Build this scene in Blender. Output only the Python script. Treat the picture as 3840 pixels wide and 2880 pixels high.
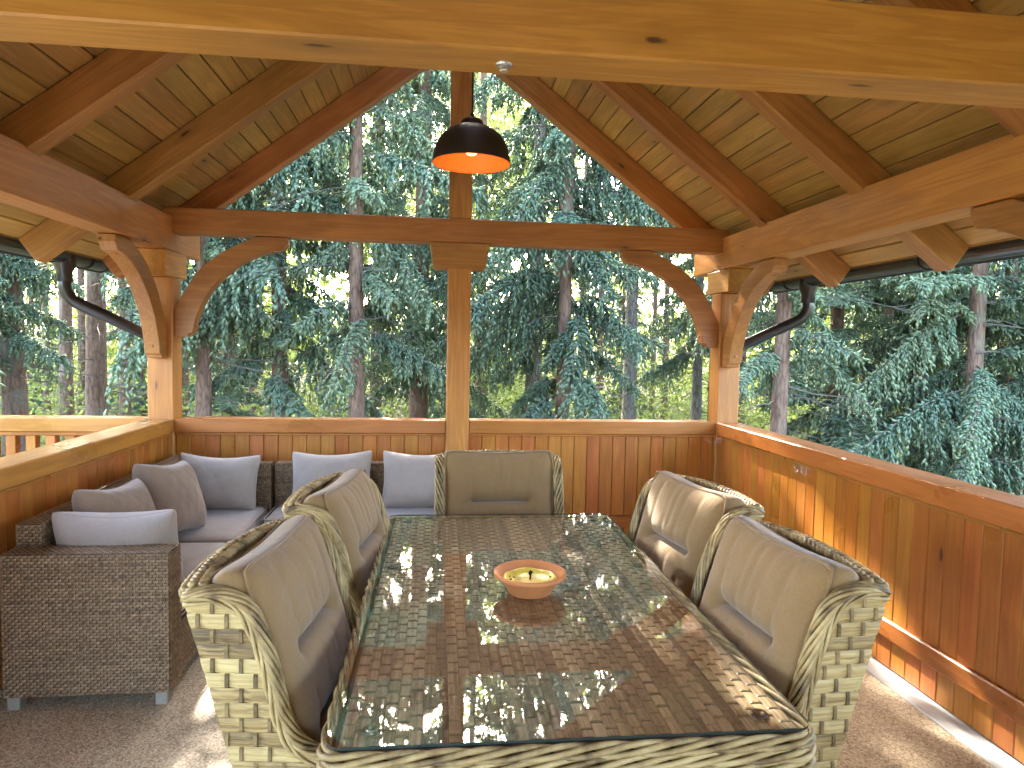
import bpy, bmesh, math, random
import numpy as np
from mathutils import Matrix, Vector, Euler

random.seed(7)
RNG = np.random.default_rng(11)
R = math.radians
for o in list(bpy.data.objects):
    bpy.data.objects.remove(o)
scene = bpy.context.scene
COL = scene.collection

# ------------------------------------------------------------------ camera
YAW, PITCH, ROLL, EYE = .1164, .0575, .0198, 1.5468

def cam_dir(a, b, d):
    c, s = math.cos(ROLL), math.sin(ROLL)
    a, b = c*a+s*b, -s*a+c*b
    x, z = a, -b
    c, s = math.cos(PITCH), math.sin(PITCH)
    y, z = c*d+s*z, -s*d+c*z
    c, s = math.cos(YAW), math.sin(YAW)
    return Vector((c*x+s*y, -s*x+c*y, z))

cam = bpy.data.cameras.new('camera')
cam_o = bpy.data.objects.new('camera', cam)
COL.objects.link(cam_o)
rx, dn, fw = cam_dir(1, 0, 0), cam_dir(0, 1, 0), cam_dir(0, 0, 1)
M = Matrix.Identity(4)
for i in range(3):
    M[i][0], M[i][1], M[i][2] = rx[i], -dn[i], -fw[i]
M[2][3] = EYE
cam_o.matrix_world = M
cam.sensor_width = 36
cam.lens = 2548.15/3840*36
cam.clip_start, cam.clip_end = .05, 600
scene.camera = cam_o

# ------------------------------------------------------------------ world, sun, exposure
SUN_EL, SUN_AZ = R(35), R(-12)            # azimuth from +Y towards +X
world = bpy.data.worlds.new('World')
scene.world = world
world.use_nodes = True
nt = world.node_tree
bg = nt.nodes['Background']
sky = nt.nodes.new('ShaderNodeTexSky')
sky.sky_type = 'NISHITA'
sky.sun_disc = False
sky.sun_elevation = SUN_EL
sky.sun_rotation = SUN_AZ
sky.air_density, sky.dust_density, sky.ozone_density = .9, 4.0, .6
nt.links.new(sky.outputs[0], bg.inputs[0])
bg.inputs[1].default_value = .15
sun = bpy.data.lights.new('sun', 'SUN')
sun.energy = 2.0
sun.angle = R(.6)
sun.color = (1, .93, .82)
sun_o = bpy.data.objects.new('sun', sun)
COL.objects.link(sun_o)
to_sun = Vector((math.sin(SUN_AZ)*math.cos(SUN_EL), math.cos(SUN_AZ)*math.cos(SUN_EL), math.sin(SUN_EL)))
sun_o.rotation_euler = (-to_sun).to_track_quat('-Z', 'Y').to_euler()
sun_o.location = (0, 0, 30)
scene.view_settings.view_transform = 'Standard'
scene.view_settings.look = 'None'
scene.view_settings.gamma = 1
scene.view_settings.exposure = 4.7
scene.render.engine = 'CYCLES'
scene.cycles.max_bounces = 10
scene.cycles.diffuse_bounces = 6
scene.cycles.transparent_max_bounces = 12

# ------------------------------------------------------------------ materials
def new_mat(name):
    m = bpy.data.materials.new(name)
    m.use_nodes = True
    nt = m.node_tree
    nt.nodes.clear()
    out = nt.nodes.new('ShaderNodeOutputMaterial')
    p = nt.nodes.new('ShaderNodeBsdfPrincipled')
    nt.links.new(p.outputs[0], out.inputs[0])
    return m, nt, p, out

def nd(nt, typ, ins=None, **attrs):
    n = nt.nodes.new('ShaderNode'+typ)
    for k, v in attrs.items():
        setattr(n, k, v)
    for k, v in (ins or {}).items():
        if isinstance(v, bpy.types.NodeSocket):
            nt.links.new(v, n.inputs[k])
        else:
            n.inputs[k].default_value = v
    return n

def ramp(nt, fac, stops):
    n = nt.nodes.new('ShaderNodeValToRGB')
    el = n.color_ramp.elements
    while len(el) < len(stops):
        el.new(.5)
    for e, (p, c) in zip(el, stops):
        e.position = p
        e.color = (*c, 1) if len(c) == 3 else c
    nt.links.new(fac, n.inputs[0])
    return n.outputs[0]

def mix(nt, fac, a, b, mode='MIX'):
    n = nt.nodes.new('ShaderNodeMix')
    n.data_type = 'RGBA'
    n.blend_type = mode
    for i, v in ((0, fac), (6, a), (7, b)):
        if isinstance(v, bpy.types.NodeSocket):
            nt.links.new(v, n.inputs[i])
        else:
            n.inputs[i].default_value = v if not isinstance(v, tuple) else (*v, 1) if len(v) == 3 else v
    return n.outputs[2]

def coords(nt, scale, rnd=True, loc=(0, 0, 0)):
    tc = nd(nt, 'TexCoord')
    v = tc.outputs['Object']
    oi = nd(nt, 'ObjectInfo')
    if rnd:
        off = nd(nt, 'VectorMath', {0: oi.outputs['Random'], 1: (37.3, 11.7, 23.1)}, operation='MULTIPLY')
        v = nd(nt, 'VectorMath', {0: v, 1: off.outputs[0]}, operation='ADD').outputs[0]
    mp = nd(nt, 'Mapping', {'Vector': v, 'Scale': scale, 'Location': loc})
    return mp.outputs[0], oi.outputs['Random'], v

def wood(name, dark, lite, spread=.16, rough=.42, knots=1.0):
    m, nt, p, out = new_mat(name)
    v, rnd, raw = coords(nt, (.55, 7, 7))
    n1 = nd(nt, 'TexNoise', {'Vector': v, 'Scale': 2.2, 'Detail': 5, 'Roughness': .55, 'Distortion': 1.1})
    # growth rings: banded noise
    rings = nd(nt, 'Math', {0: n1.outputs[0], 1: 21.}, operation='MULTIPLY')
    rings = nd(nt, 'Math', {0: rings.outputs[0]}, operation='SINE')
    rings = nd(nt, 'MapRange', {0: rings.outputs[0], 1: -1, 2: 1, 3: 0, 4: 1})
    v2 = nd(nt, 'Mapping', {'Vector': raw, 'Scale': (2.2, 110, 110)})
    n2 = nd(nt, 'TexNoise', {'Vector': v2.outputs[0], 'Scale': 1, 'Detail': 3})
    f = nd(nt, 'Math', {0: rings.outputs[0], 1: .3}, operation='MULTIPLY')
    f = nd(nt, 'Math', {0: n2.outputs[0], 1: .45, 2: f.outputs[0]}, operation='MULTIPLY_ADD')
    f = nd(nt, 'Math', {0: n1.outputs[0], 1: .35, 2: f.outputs[0]}, operation='MULTIPLY_ADD')
    col = ramp(nt, f.outputs[0], [(.25, dark), (.72, lite)])
    v3 = nd(nt, 'Mapping', {'Vector': raw, 'Scale': (2.3, 8.5, 8.5)})
    vo = nd(nt, 'TexVoronoi', {'Vector': v3.outputs[0], 'Scale': 1, 'Randomness': 1})
    wob = nd(nt, 'TexNoise', {'Vector': raw, 'Scale': 26})
    kd = nd(nt, 'Math', {0: wob.outputs[0], 1: .07, 2: vo.outputs['Distance']}, operation='MULTIPLY_ADD')
    gate = nd(nt, 'Math', {0: nd(nt, 'SeparateColor', {0: vo.outputs['Color']}).outputs[0], 1: .45}, operation='GREATER_THAN')
    core = nd(nt, 'MapRange', {0: kd.outputs[0], 1: .13, 2: .085, 3: 0, 4: .85*knots})
    halo = nd(nt, 'MapRange', {0: kd.outputs[0], 1: .42, 2: .12, 3: 0, 4: .35*knots})
    k1 = nd(nt, 'Math', {0: core.outputs[0], 1: gate.outputs[0]}, operation='MULTIPLY')
    k2 = nd(nt, 'Math', {0: halo.outputs[0], 1: gate.outputs[0]}, operation='MULTIPLY')
    col = mix(nt, k2.outputs[0], col, tuple(c*.55 for c in dark))
    col = mix(nt, k1.outputs[0], col, (.035, .014, .006))
    # each piece its own tone; larger dirty clouds
    val = nd(nt, 'MapRange', {0: rnd, 1: 0, 2: 1, 3: 1-spread, 4: 1+spread})
    hue = nd(nt, 'Math', {0: rnd, 1: 7.77}, operation='MULTIPLY')
    hue = nd(nt, 'Math', {0: hue.outputs[0]}, operation='FRACT')
    hue = nd(nt, 'MapRange', {0: hue.outputs[0], 1: 0, 2: 1, 3: .488, 4: .508})
    hs = nd(nt, 'HueSaturation', {'Hue': hue.outputs[0], 'Saturation': 1, 'Value': val.outputs[0], 'Color': col})
    st = nd(nt, 'TexNoise', {'Vector': raw, 'Scale': 1.7, 'Detail': 4})
    stv = nd(nt, 'MapRange', {0: st.outputs[0], 1: .3, 2: .7, 3: .84, 4: 1.08})
    col = mix(nt, 1., hs.outputs[0], nd(nt, 'CombineColor', {0: stv.outputs[0], 1: stv.outputs[0], 2: stv.outputs[0]}).outputs[0], 'MULTIPLY')
    nt.links.new(col, p.inputs['Base Color'])
    rg = nd(nt, 'MapRange', {0: st.outputs[0], 1: .3, 2: .7, 3: rough-.08, 4: rough+.12})
    nt.links.new(rg.outputs[0], p.inputs['Roughness'])
    b = nd(nt, 'Bump', {'Strength': .12, 'Distance': .004, 'Height': f.outputs[0]})
    nt.links.new(b.outputs[0], p.inputs['Normal'])
    return m

def plain(name, col, rough=.5, metal=0., noise=0., nscale=40., bump=0., coat=0.):
    m, nt, p, out = new_mat(name)
    p.inputs['Base Color'].default_value = (*col, 1)
    p.inputs['Roughness'].default_value = rough
    p.inputs['Metallic'].default_value = metal
    p.inputs['Coat Weight'].default_value = coat
    if noise or bump:
        v, rnd, raw = coords(nt, (1, 1, 1))
        n = nd(nt, 'TexNoise', {'Vector': raw, 'Scale': nscale, 'Detail': 4})
        if noise:
            mr = nd(nt, 'MapRange', {0: n.outputs[0], 1: .25, 2: .75, 3: 1-noise, 4: 1+noise})
            c = mix(nt, 1., col, nd(nt, 'CombineColor', {0: mr.outputs[0], 1: mr.outputs[0], 2: mr.outputs[0]}).outputs[0], 'MULTIPLY')
            nt.links.new(c, p.inputs['Base Color'])
        if bump:
            b = nd(nt, 'Bump', {'Strength': bump, 'Distance': .01, 'Height': n.outputs[0]})
            nt.links.new(b.outputs[0], p.inputs['Normal'])
    return m

def fabric(name, col, col2):
    m, nt, p, out = new_mat(name)
    v, rnd, raw = coords(nt, (1, 1, 1))
    a = nd(nt, 'TexNoise', {'Vector': nd(nt, 'Mapping', {'Vector': raw, 'Scale': (900, 160, 300)}).outputs[0], 'Scale': 1, 'Detail': 2})
    b_ = nd(nt, 'TexNoise', {'Vector': nd(nt, 'Mapping', {'Vector': raw, 'Scale': (160, 900, 300)}).outputs[0], 'Scale': 1, 'Detail': 2})
    s = nd(nt, 'Math', {0: a.outputs[0], 1: b_.outputs[0]}, operation='ADD')
    s = nd(nt, 'MapRange', {0: s.outputs[0], 1: .7, 2: 1.3, 3: 0, 4: 1})
    big = nd(nt, 'TexNoise', {'Vector': raw, 'Scale': 5, 'Detail': 3})
    f = nd(nt, 'Math', {0: s.outputs[0], 1: .55, 2: nd(nt, 'Math', {0: big.outputs[0], 1: .5}, operation='MULTIPLY').outputs[0]}, operation='MULTIPLY_ADD')
    nt.links.new(ramp(nt, f.outputs[0], [(.15, col), (.85, col2)]), p.inputs['Base Color'])
    p.inputs['Roughness'].default_value = .95
    p.inputs['Sheen Weight'].default_value = .25
    wr = nd(nt, 'TexNoise', {'Vector': raw, 'Scale': 9, 'Detail': 5, 'Distortion': .6})
    h = nd(nt, 'Math', {0: s.outputs[0], 1: .03, 2: wr.outputs[0]}, operation='MULTIPLY_ADD')
    b = nd(nt, 'Bump', {'Strength': .28, 'Distance': .03, 'Height': h.outputs[0]})
    nt.links.new(b.outputs[0], p.inputs['Normal'])
    return m

def wicker(name, stops, axis=(4, 130, 130), rough=.5, per_obj=True):
    """flat synthetic cane: fine streaks along the strip, tone jumps from strip to strip"""
    m, nt, p, out = new_mat(name)
    v, rnd, raw = coords(nt, axis)
    n = nd(nt, 'TexNoise', {'Vector': v, 'Scale': 1, 'Detail': 5, 'Roughness': .6})
    n = nd(nt, 'MapRange', {0: n.outputs[0], 1: .28, 2: .72, 3: 0., 4: .95})
    n2 = nd(nt, 'TexNoise', {'Vector': nd(nt, 'Mapping', {'Vector': raw, 'Scale': (7, 7, 7)}).outputs[0], 'Scale': 1, 'Detail': 2})
    f = nd(nt, 'Math', {0: n.outputs[0], 1: .75, 2: nd(nt, 'Math', {0: n2.outputs[0], 1: .3}, operation='MULTIPLY').outputs[0]}, operation='MULTIPLY_ADD')
    if per_obj:
        r_ = nd(nt, 'MapRange', {0: rnd, 1: 0, 2: 1, 3: -.27, 4: .27})
        f = nd(nt, 'Math', {0: f.outputs[0], 1: r_.outputs[0]}, operation='ADD')
    at = nd(nt, 'Attribute', attribute_name='tint')
    f = nd(nt, 'Math', {0: f.outputs[0], 1: at.outputs['Fac']}, operation='ADD')
    nt.links.new(ramp(nt, f.outputs[0], stops), p.inputs['Base Color'])
    p.inputs['Roughness'].default_value = rough
    b = nd(nt, 'Bump', {'Strength': .3, 'Distance': .003, 'Height': n.outputs[0]})
    nt.links.new(b.outputs[0], p.inputs['Normal'])
    return m

def leafy(name, dark, mid, tip, transl=.3, rough=.6):
    m, nt, p, out = new_mat(name)
    at = nd(nt, 'Attribute', attribute_name='tint')
    oi = nd(nt, 'ObjectInfo')
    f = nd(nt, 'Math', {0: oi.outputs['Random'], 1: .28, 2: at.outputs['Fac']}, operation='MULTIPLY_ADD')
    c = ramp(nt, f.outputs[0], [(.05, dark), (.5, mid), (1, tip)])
    nt.links.new(c, p.inputs['Base Color'])
    p.inputs['Roughness'].default_value = rough
    p.inputs['Specular IOR Level'].default_value = .3
    tr = nd(nt, 'BsdfTranslucent', {'Color': c})
    mx = nd(nt, 'MixShader', {0: transl, 1: p.outputs[0], 2: tr.outputs[0]})
    nt.links.new(mx.outputs[0], out.inputs[0])
    return m

def bark(name, dark, lite, flake=1.0):
    m, nt, p, out = new_mat(name)
    v, rnd, raw = coords(nt, (14, 14, 3.2))
    n = nd(nt, 'TexNoise', {'Vector': v, 'Scale': 1.6, 'Detail': 6, 'Roughness': .65})
    vo = nd(nt, 'TexVoronoi', {'Vector': v, 'Scale': 1.5}, feature='DISTANCE_TO_EDGE')
    e = nd(nt, 'MapRange', {0: vo.outputs['Distance'], 1: 0, 2: .16, 3: 0, 4: 1})
    f = nd(nt, 'Math', {0: e.outputs[0], 1: .3*flake, 2: n.outputs[0]}, operation='MULTIPLY_ADD')
    c = ramp(nt, f.outputs[0], [(.35, dark), (.95, lite)])
    lich = nd(nt, 'TexNoise', {'Vector': raw, 'Scale': 2.1, 'Detail': 5})
    lm = nd(nt, 'MapRange', {0: lich.outputs[0], 1: .56, 2: .68, 3: 0, 4: .45})
    c = mix(nt, lm.outputs[0], c, (.2, .23, .17))
    nt.links.new(c, p.inputs['Base Color'])
    p.inputs['Roughness'].default_value = .9
    b = nd(nt, 'Bump', {'Strength': .8, 'Distance': .03, 'Height': f.outputs[0]})
    nt.links.new(b.outputs[0], p.inputs['Normal'])
    return m

W_BEAM = wood('wood_beam', (.37, .148, .024), (.53, .24, .045), .08, .42)
W_RAFT = wood('wood_rafter', (.29, .115, .022), (.42, .185, .040), .08, .45)
W_BOARD = wood('wood_board', (.31, .17, .038), (.45, .265, .068), .13, .5)
W_PLANK = wood('wood_plank', (.34, .112, .015), (.46, .172, .025), .09, .33)
W_RAIL = wood('wood_rail', (.31, .115, .019), (.45, .18, .032), .08, .3)
M_ROOF = plain('roof_felt', (.03, .03, .032), .9)
M_GUT = plain('gutter_plastic', (.012, .010, .009), .28, coat=.2)
M_CUSH = fabric('tan_fabric', (.18, .105, .038), (.255, .158, .063))
M_GREY = fabric('grey_fabric', (.25, .207, .175), (.355, .298, .255))
M_TAUPE = fabric('taupe_fabric', (.17, .11, .07), (.25, .17, .115))
STRAW = [(.10, (.085, .055, .02)), (.34, (.225, .152, .055)), (.58, (.37, .27, .102)), (.8, (.47, .365, .15)), (1.05, (.54, .44, .20))]
M_BAND = wicker('straw_band', STRAW)
M_ROPE = wicker('straw_rope', [(.15, (.10, .06, .02)), (.5, (.31, .22, .085)), (.95, (.48, .37, .165))], (14, 14, 14), .5, False)
M_TIE = wicker('straw_tie', [(.2, (.085, .055, .02)), (1., (.27, .195, .08))], (30, 30, 30), .5, False)
M_TSTRIP = wicker('table_strip', [(.1, (.075, .042, .019)), (.45, (.205, .13, .062)), (.7, (.34, .23, .118)), (1., (.47, .345, .19))], (130, 3, 130))
M_SOFA = wicker('sofa_cane', [(.2, (.095, .056, .026)), (.55, (.215, .138, .07)), (.9, (.33, .225, .125))], (60, 60, 60), .45, False)
M_DARK = plain('wicker_core', (.045, .03, .018), .8)
M_CORE = plain('wing_lining', (.17, .12, .065), .7, noise=.35, nscale=60)
M_FOOT = plain('sofa_foot', (.25, .24, .20), .5, noise=.1)
M_TERRA = plain('terracotta', (.56, .21, .065), .7, noise=.08, nscale=25)
M_WAX = plain('candle_wax', (.74, .58, .07), .35, noise=.12, nscale=30)
M_SOOT = plain('wick', (.006, .005, .004), .9)
M_PAD = plain('rubber_pad', (.03, .014, .008), .4)
M_STEEL = plain('zinc_steel', (.55, .57, .6), .3, 1.)
M_SHADE = plain('lamp_black', (.012, .008, .006), .45)
M_BARK_BR = bark('bark_brown', (.085, .045, .028), (.30, .19, .125), .7)
M_BARK_GR = bark('bark_grey', (.07, .056, .045), (.26, .23, .19), 1.2)
M_TWIG = plain('twig', (.13, .105, .085), .9, noise=.4, nscale=5)
M_NEEDLE = leafy('spruce_needles', (.09, .15, .095), (.20, .295, .192), (.36, .45, .26), .4)
M_BROAD = leafy('broad_leaves', (.10, .135, .034), (.22, .275, .07), (.34, .40, .13), .5)

m, nt_, p_, o_ = new_mat('lamp_inner')
p_.inputs['Base Color'].default_value = (.75, .17, .02, 1)
p_.inputs['Roughness'].default_value = .5
M_INNER = m
m, nt_, p_, o_ = new_mat('lamp_bulb')
p_.inputs['Base Color'].default_value = (1, .8, .5, 1)
p_.inputs['Emission Color'].default_value = (1, .42, .10, 1)
p_.inputs['Emission Strength'].default_value = 1.3
M_BULB = m

# table glass: clear sheet with a mirror-like surface reflection
m, nt_, p_, o_ = new_mat('table_glass')
nt_.nodes.remove(p_)
tr_ = nd(nt_, 'BsdfTransparent', {'Color': (.965, .97, .955, 1)})
sm_ = nd(nt_, 'TexNoise', {'Vector': nd(nt_, 'TexCoord').outputs['Object'], 'Scale': 3.5, 'Detail': 6})
gl_ = nd(nt_, 'BsdfGlossy', {'Color': (1, 1, 1, 1), 'Roughness': nd(nt_, 'MapRange', {0: sm_.outputs[0], 1: .45, 2: .75, 3: .0, 4: .05}).outputs[0]})
fr_ = nd(nt_, 'Fresnel', {'IOR': 2.15})
ge_ = nd(nt_, 'NewGeometry')
bk_ = nd(nt_, 'Math', {0: 1., 1: ge_.outputs['Backfacing']}, operation='SUBTRACT')
fc_ = nd(nt_, 'Math', {0: fr_.outputs[0], 1: bk_.outputs[0]}, operation='MULTIPLY')
mx_ = nd(nt_, 'MixShader', {0: fc_.outputs[0], 1: tr_.outputs[0], 2: gl_.outputs[0]})
nt_.links.new(mx_.outputs[0], o_.inputs[0])
M_GLASS = m

# floor: fine resin-bound stone
m, nt_, p_, o_ = new_mat('stone_carpet')
v_, r_, raw_ = coords(nt_, (1, 1, 1), False)
vo_ = nd(nt_, 'TexVoronoi', {'Vector': raw_, 'Scale': 150.})
cr_ = ramp(nt_, nd(nt_, 'SeparateColor', {0: vo_.outputs['Color']}).outputs[0], [(0, (.26, .19, .11)), (.45, (.50, .39, .25)), (.8, (.61, .495, .335)), (1, (.71, .61, .45))])
big_ = nd(nt_, 'TexNoise', {'Vector': raw_, 'Scale': 2.5, 'Detail': 5})
bm_ = nd(nt_, 'MapRange', {0: big_.outputs[0], 1: .3, 2: .7, 3: .82, 4: 1.1})
cc_ = mix(nt_, 1., cr_, nd(nt_, 'CombineColor', {0: bm_.outputs[0], 1: bm_.outputs[0], 2: bm_.outputs[0]}).outputs[0], 'MULTIPLY')
nt_.links.new(cc_, p_.inputs['Base Color'])
p_.inputs['Roughness'].default_value = .55
bb_ = nd(nt_, 'Bump', {'Strength': .6, 'Distance': .004, 'Height': vo_.outputs['Distance']})
bb_.invert = True
nt_.links.new(bb_.outputs[0], p_.inputs['Normal'])
M_FLOOR = m
M_KERB = plain('pale_concrete', (.42, .42, .41), .6, noise=.12, nscale=9, bump=.1)
m, nt_, p_, o_ = new_mat('forest_floor')
v_, r_, raw_ = coords(nt_, (1, 1, 1), False)
n_ = nd(nt_, 'TexNoise', {'Vector': raw_, 'Scale': .6, 'Detail': 8, 'Roughness': .7})
nt_.links.new(ramp(nt_, n_.outputs[0], [(.35, (.05, .035, .02)), (.5, (.065, .065, .022)), (.68, (.10, .125, .035))]), p_.inputs['Base Color'])
p_.inputs['Roughness'].default_value = .95
M_GROUND = m

# ------------------------------------------------------------------ object helpers
WM = {}

def place(o, parent, M):
    """put o at world matrix M under parent"""
    WM[o.name] = M.copy()
    if parent is not None:
        o.parent = parent
        o.matrix_basis = WM[parent.name].inverted() @ M
    else:
        o.matrix_basis = M

def link(name, me, mt, parent=None, M=None):
    o = bpy.data.objects.new(name, me)
    COL.objects.link(o)
    if me is not None and mt is not None and not me.materials:
        me.materials.append(mt)
    place(o, parent, M if M is not None else Matrix.Identity(4))
    return o

def empty(name, M=None):
    o = link(name, None, None, None, M)
    o.empty_display_size = .1
    return o

def tag(o, label=None, cat=None, group=None, kind=None):
    for k, v in (('label', label), ('category', cat), ('group', group), ('kind', kind)):
        if v:
            o[k] = v
    return o

def mesh(name, V, F, smooth=False, tint=None):
    me = bpy.data.meshes.new(name)
    me.from_pydata([tuple(map(float, v)) for v in V], [], [tuple(map(int, f)) for f in F])
    if smooth:
        me.polygons.foreach_set('use_smooth', [True]*len(me.polygons))
    if tint is not None:
        a = me.attributes.new('tint', 'FLOAT', 'POINT')
        a.data.foreach_set('value', np.asarray(tint, dtype=np.float32))
    me.update()
    return me

def tri_mesh(name, V, T, tint=None, smooth=False):
    V = np.asarray(V, dtype=np.float32)
    T = np.asarray(T, dtype=np.int32)
    me = bpy.data.meshes.new(name)
    me.vertices.add(len(V))
    me.vertices.foreach_set('co', V.ravel())
    n = len(T)
    me.loops.add(n*3)
    me.loops.foreach_set('vertex_index', T.ravel())
    me.polygons.add(n)
    me.polygons.foreach_set('loop_start', np.arange(0, n*3, 3, dtype=np.int32))
    me.polygons.foreach_set('loop_total', np.full(n, 3, dtype=np.int32))
    if smooth:
        me.polygons.foreach_set('use_smooth', np.ones(n, dtype=bool))
    if tint is not None:
        a = me.attributes.new('tint', 'FLOAT', 'POINT')
        a.data.foreach_set('value', np.asarray(tint, dtype=np.float32))
    me.update(calc_edges=True)
    return me

BOXC = {}

def box_mesh(l, w, h, bev=.004):
    key = (round(l, 3), round(w, 3), round(h, 3), bev)
    if key in BOXC:
        return BOXC[key]
    bm = bmesh.new()
    bmesh.ops.create_cube(bm, size=1)
    bmesh.ops.scale(bm, vec=(key[0], key[1], key[2]), verts=bm.verts)
    if bev:
        bmesh.ops.bevel(bm, geom=list(bm.edges), offset=min(bev, .4*min(key[:3])), segments=1, affect='EDGES', profile=.5)
    me = bpy.data.meshes.new('box')
    bm.to_mesh(me)
    bm.free()
    BOXC[key] = me
    return me

def frame(A, B, up=(0, 0, 1)):
    A, B = Vector(A), Vector(B)
    x = (B-A).normalized()
    u = Vector(up)
    y = u.cross(x)
    if y.length < 1e-5:
        y = Vector((0, 1, 0)).cross(x)
    y.normalize()
    z = x.cross(y)
    M = Matrix.Identity(4)
    for i in range(3):
        M[i][0], M[i][1], M[i][2] = x[i], y[i], z[i]
    c = (A+B)/2
    M[0][3], M[1][3], M[2][3] = c
    return M, (B-A).length

def bar(name, parent, A, B, w, h, mt, bev=.004, up=(0, 0, 1), copy_mat=False):
    """box whose local X runs from A to B, w across, h along up"""
    M, L = frame(A, B, up)
    me = box_mesh(L, w, h, bev)
    if me.materials and me.materials[0] != mt:
        me = me.copy()
        me.materials.clear()
    return link(name, me, mt, parent, M)

def block(name, parent, x0, x1, y0, y1, z0, z1, mt, bev=.004, axis='x'):
    if axis == 'x':
        return bar(name, parent, (x0, (y0+y1)/2, (z0+z1)/2), (x1, (y0+y1)/2, (z0+z1)/2), y1-y0, z1-z0, mt, bev)
    if axis == 'y':
        return bar(name, parent, ((x0+x1)/2, y0, (z0+z1)/2), ((x0+x1)/2, y1, (z0+z1)/2), x1-x0, z1-z0, mt, bev)
    return bar(name, parent, ((x0+x1)/2, (y0+y1)/2, z0), ((x0+x1)/2, (y0+y1)/2, z1), x1-x0, y1-y0, mt, bev, up=(0, 1, 0))

def catmull(P, n):
    P = [np.array(p, float) for p in P]
    Q = [2*P[0]-P[1]]+P+[2*P[-1]-P[-2]]
    out = []
    for i in range(1, len(Q)-2):
        for k in range(n):
            t = k/n
            a, b, c, d = Q[i-1], Q[i], Q[i+1], Q[i+2]
            out.append(.5*((2*b)+(c-a)*t+(2*a-5*b+4*c-d)*t*t+(-a+3*b-3*c+d)*t**3))
    out.append(P[-1])
    return np.array(out)

def tube(P, r, n=6, closed=False, cap=True):
    """tube along points; r scalar or array. returns V, F"""
    P = np.asarray(P, float)
    m_ = len(P)
    r = np.full(m_, r) if np.isscalar(r) else np.asarray(r)
    if closed:
        T = np.roll(P, -1, 0)-np.roll(P, 1, 0)
    else:
        T = np.gradient(P, axis=0)
    T /= np.linalg.norm(T, axis=1)[:, None]+1e-9
    ref = np.array([.0, .0, 1.]) if abs(T[0][2]) < .9 else np.array([1., 0, 0])
    V = []
    u = np.cross(ref, T[0])
    u /= np.linalg.norm(u)
    for i in range(m_):
        u = u-T[i]*np.dot(u, T[i])
        u /= np.linalg.norm(u)+1e-9
        w = np.cross(T[i], u)
        for k in range(n):
            a = 2*math.pi*k/n
            V.append(P[i]+r[i]*(math.cos(a)*u+math.sin(a)*w))
    F = []
    for i in range(m_ if closed else m_-1):
        j = (i+1) % m_
        for k in range(n):
            k2 = (k+1) % n
            F.append((i*n+k, i*n+k2, j*n+k2, j*n+k))
    if cap and not closed:
        F.append(tuple(reversed(range(n))))
        F.append(tuple(range((m_-1)*n, m_*n)))
    return V, F

class MB:
    def __init__(s):
        s.V, s.F, s.T = [], [], []

    def add(s, V, F, t=0.):
        o = len(s.V)
        s.V += [tuple(v) for v in V]
        s.F += [tuple(i+o for i in f) for f in F]
        s.T += [t]*len(V)
        return s

    def tube(s, P, r, n=6, closed=False, t=0.):
        return s.add(*tube(P, r, n, closed), t)

    def box(s, x0, x1, y0, y1, z0, z1, t=0.):
        V = [(x, y, z) for x in (x0, x1) for y in (y0, y1) for z in (z0, z1)]
        F = [(0, 1, 3, 2), (4, 6, 7, 5), (0, 4, 5, 1), (2, 3, 7, 6), (0, 2, 6, 4), (1, 5, 7, 3)]
        return s.add(V, F, t)

    def mesh(s, name, smooth=False):
        return mesh(name, s.V, s.F, smooth, s.T)

def prism(name, poly, w, mt, parent, M, bev=0.):
    """polygon in local XZ extruded w along local Y (centred)"""
    bm = bmesh.new()
    a = [bm.verts.new((x, -w/2, z)) for x, z in poly]
    f = bm.faces.new(a)
    r = bmesh.ops.extrude_face_region(bm, geom=[f])
    for v in r['geom']:
        if isinstance(v, bmesh.types.BMVert):
            v.co.y = w/2
    bmesh.ops.recalc_face_normals(bm, faces=bm.faces)
    if bev:
        ed = [e for e in bm.edges if len(e.link_faces) == 2 and e.calc_face_angle(0) > .6]
        bmesh.ops.bevel(bm, geom=ed, offset=bev, segments=1, affect='EDGES', profile=.5)
    me = bpy.data.meshes.new(name)
    bm.to_mesh(me)
    bm.free()
    return link(name, me, mt, parent, M)

def lathe(prof, n=48):
    V, F = [], []
    m_ = len(prof)
    for k in range(n):
        a = 2*math.pi*k/n
        for r, z in prof:
            V.append((r*math.cos(a), r*math.sin(a), z))
    for k in range(n):
        k2 = (k+1) % n
        for i in range(m_-1):
            F.append((k*m_+i, k2*m_+i, k2*m_+i+1, k*m_+i+1))
    return V, F

def T(x, y, z):
    return Matrix.Translation((x, y, z))

def copy_tree(o, parent=None):
    c = o.copy()
    COL.objects.link(c)
    c.parent = parent
    for ch in o.children:
        copy_tree(ch, c)
    return c

# ================================================================== SETTING
CX = .186                                  # centre line of the gazebo
XL, XR, YB = -1.808, 2.18, 5.0             # inner faces of the railings
# ground: level near the house, then a bank rising behind the wood
def ground_z(x, y):
    d = math.hypot(x, y)
    z = -1.15-.03*max(0, d-6)
    if y > 20:
        z += .16*(y-20)
    return z+.18*math.sin(x*.45)*math.cos(y*.37)

V, F = [], []
xs = np.concatenate([np.linspace(-260, -40, 12), np.linspace(-36, 40, 60), np.linspace(46, 260, 12)])
ys = np.concatenate([np.linspace(-200, -15, 10), np.linspace(-12, 60, 60), np.linspace(66, 300, 14)])
for y in ys:
    for x in xs:
        z = ground_z(x, min(y, 75))
        V.append((x, y, z))
nx = len(xs)
for j in range(len(ys)-1):
    for i in range(nx-1):
        F.append((j*nx+i, j*nx+i+1, (j+1)*nx+i+1, (j+1)*nx+i))
tag(link('ground', mesh('ground', V, F, True), M_GROUND), kind='structure')
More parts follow.
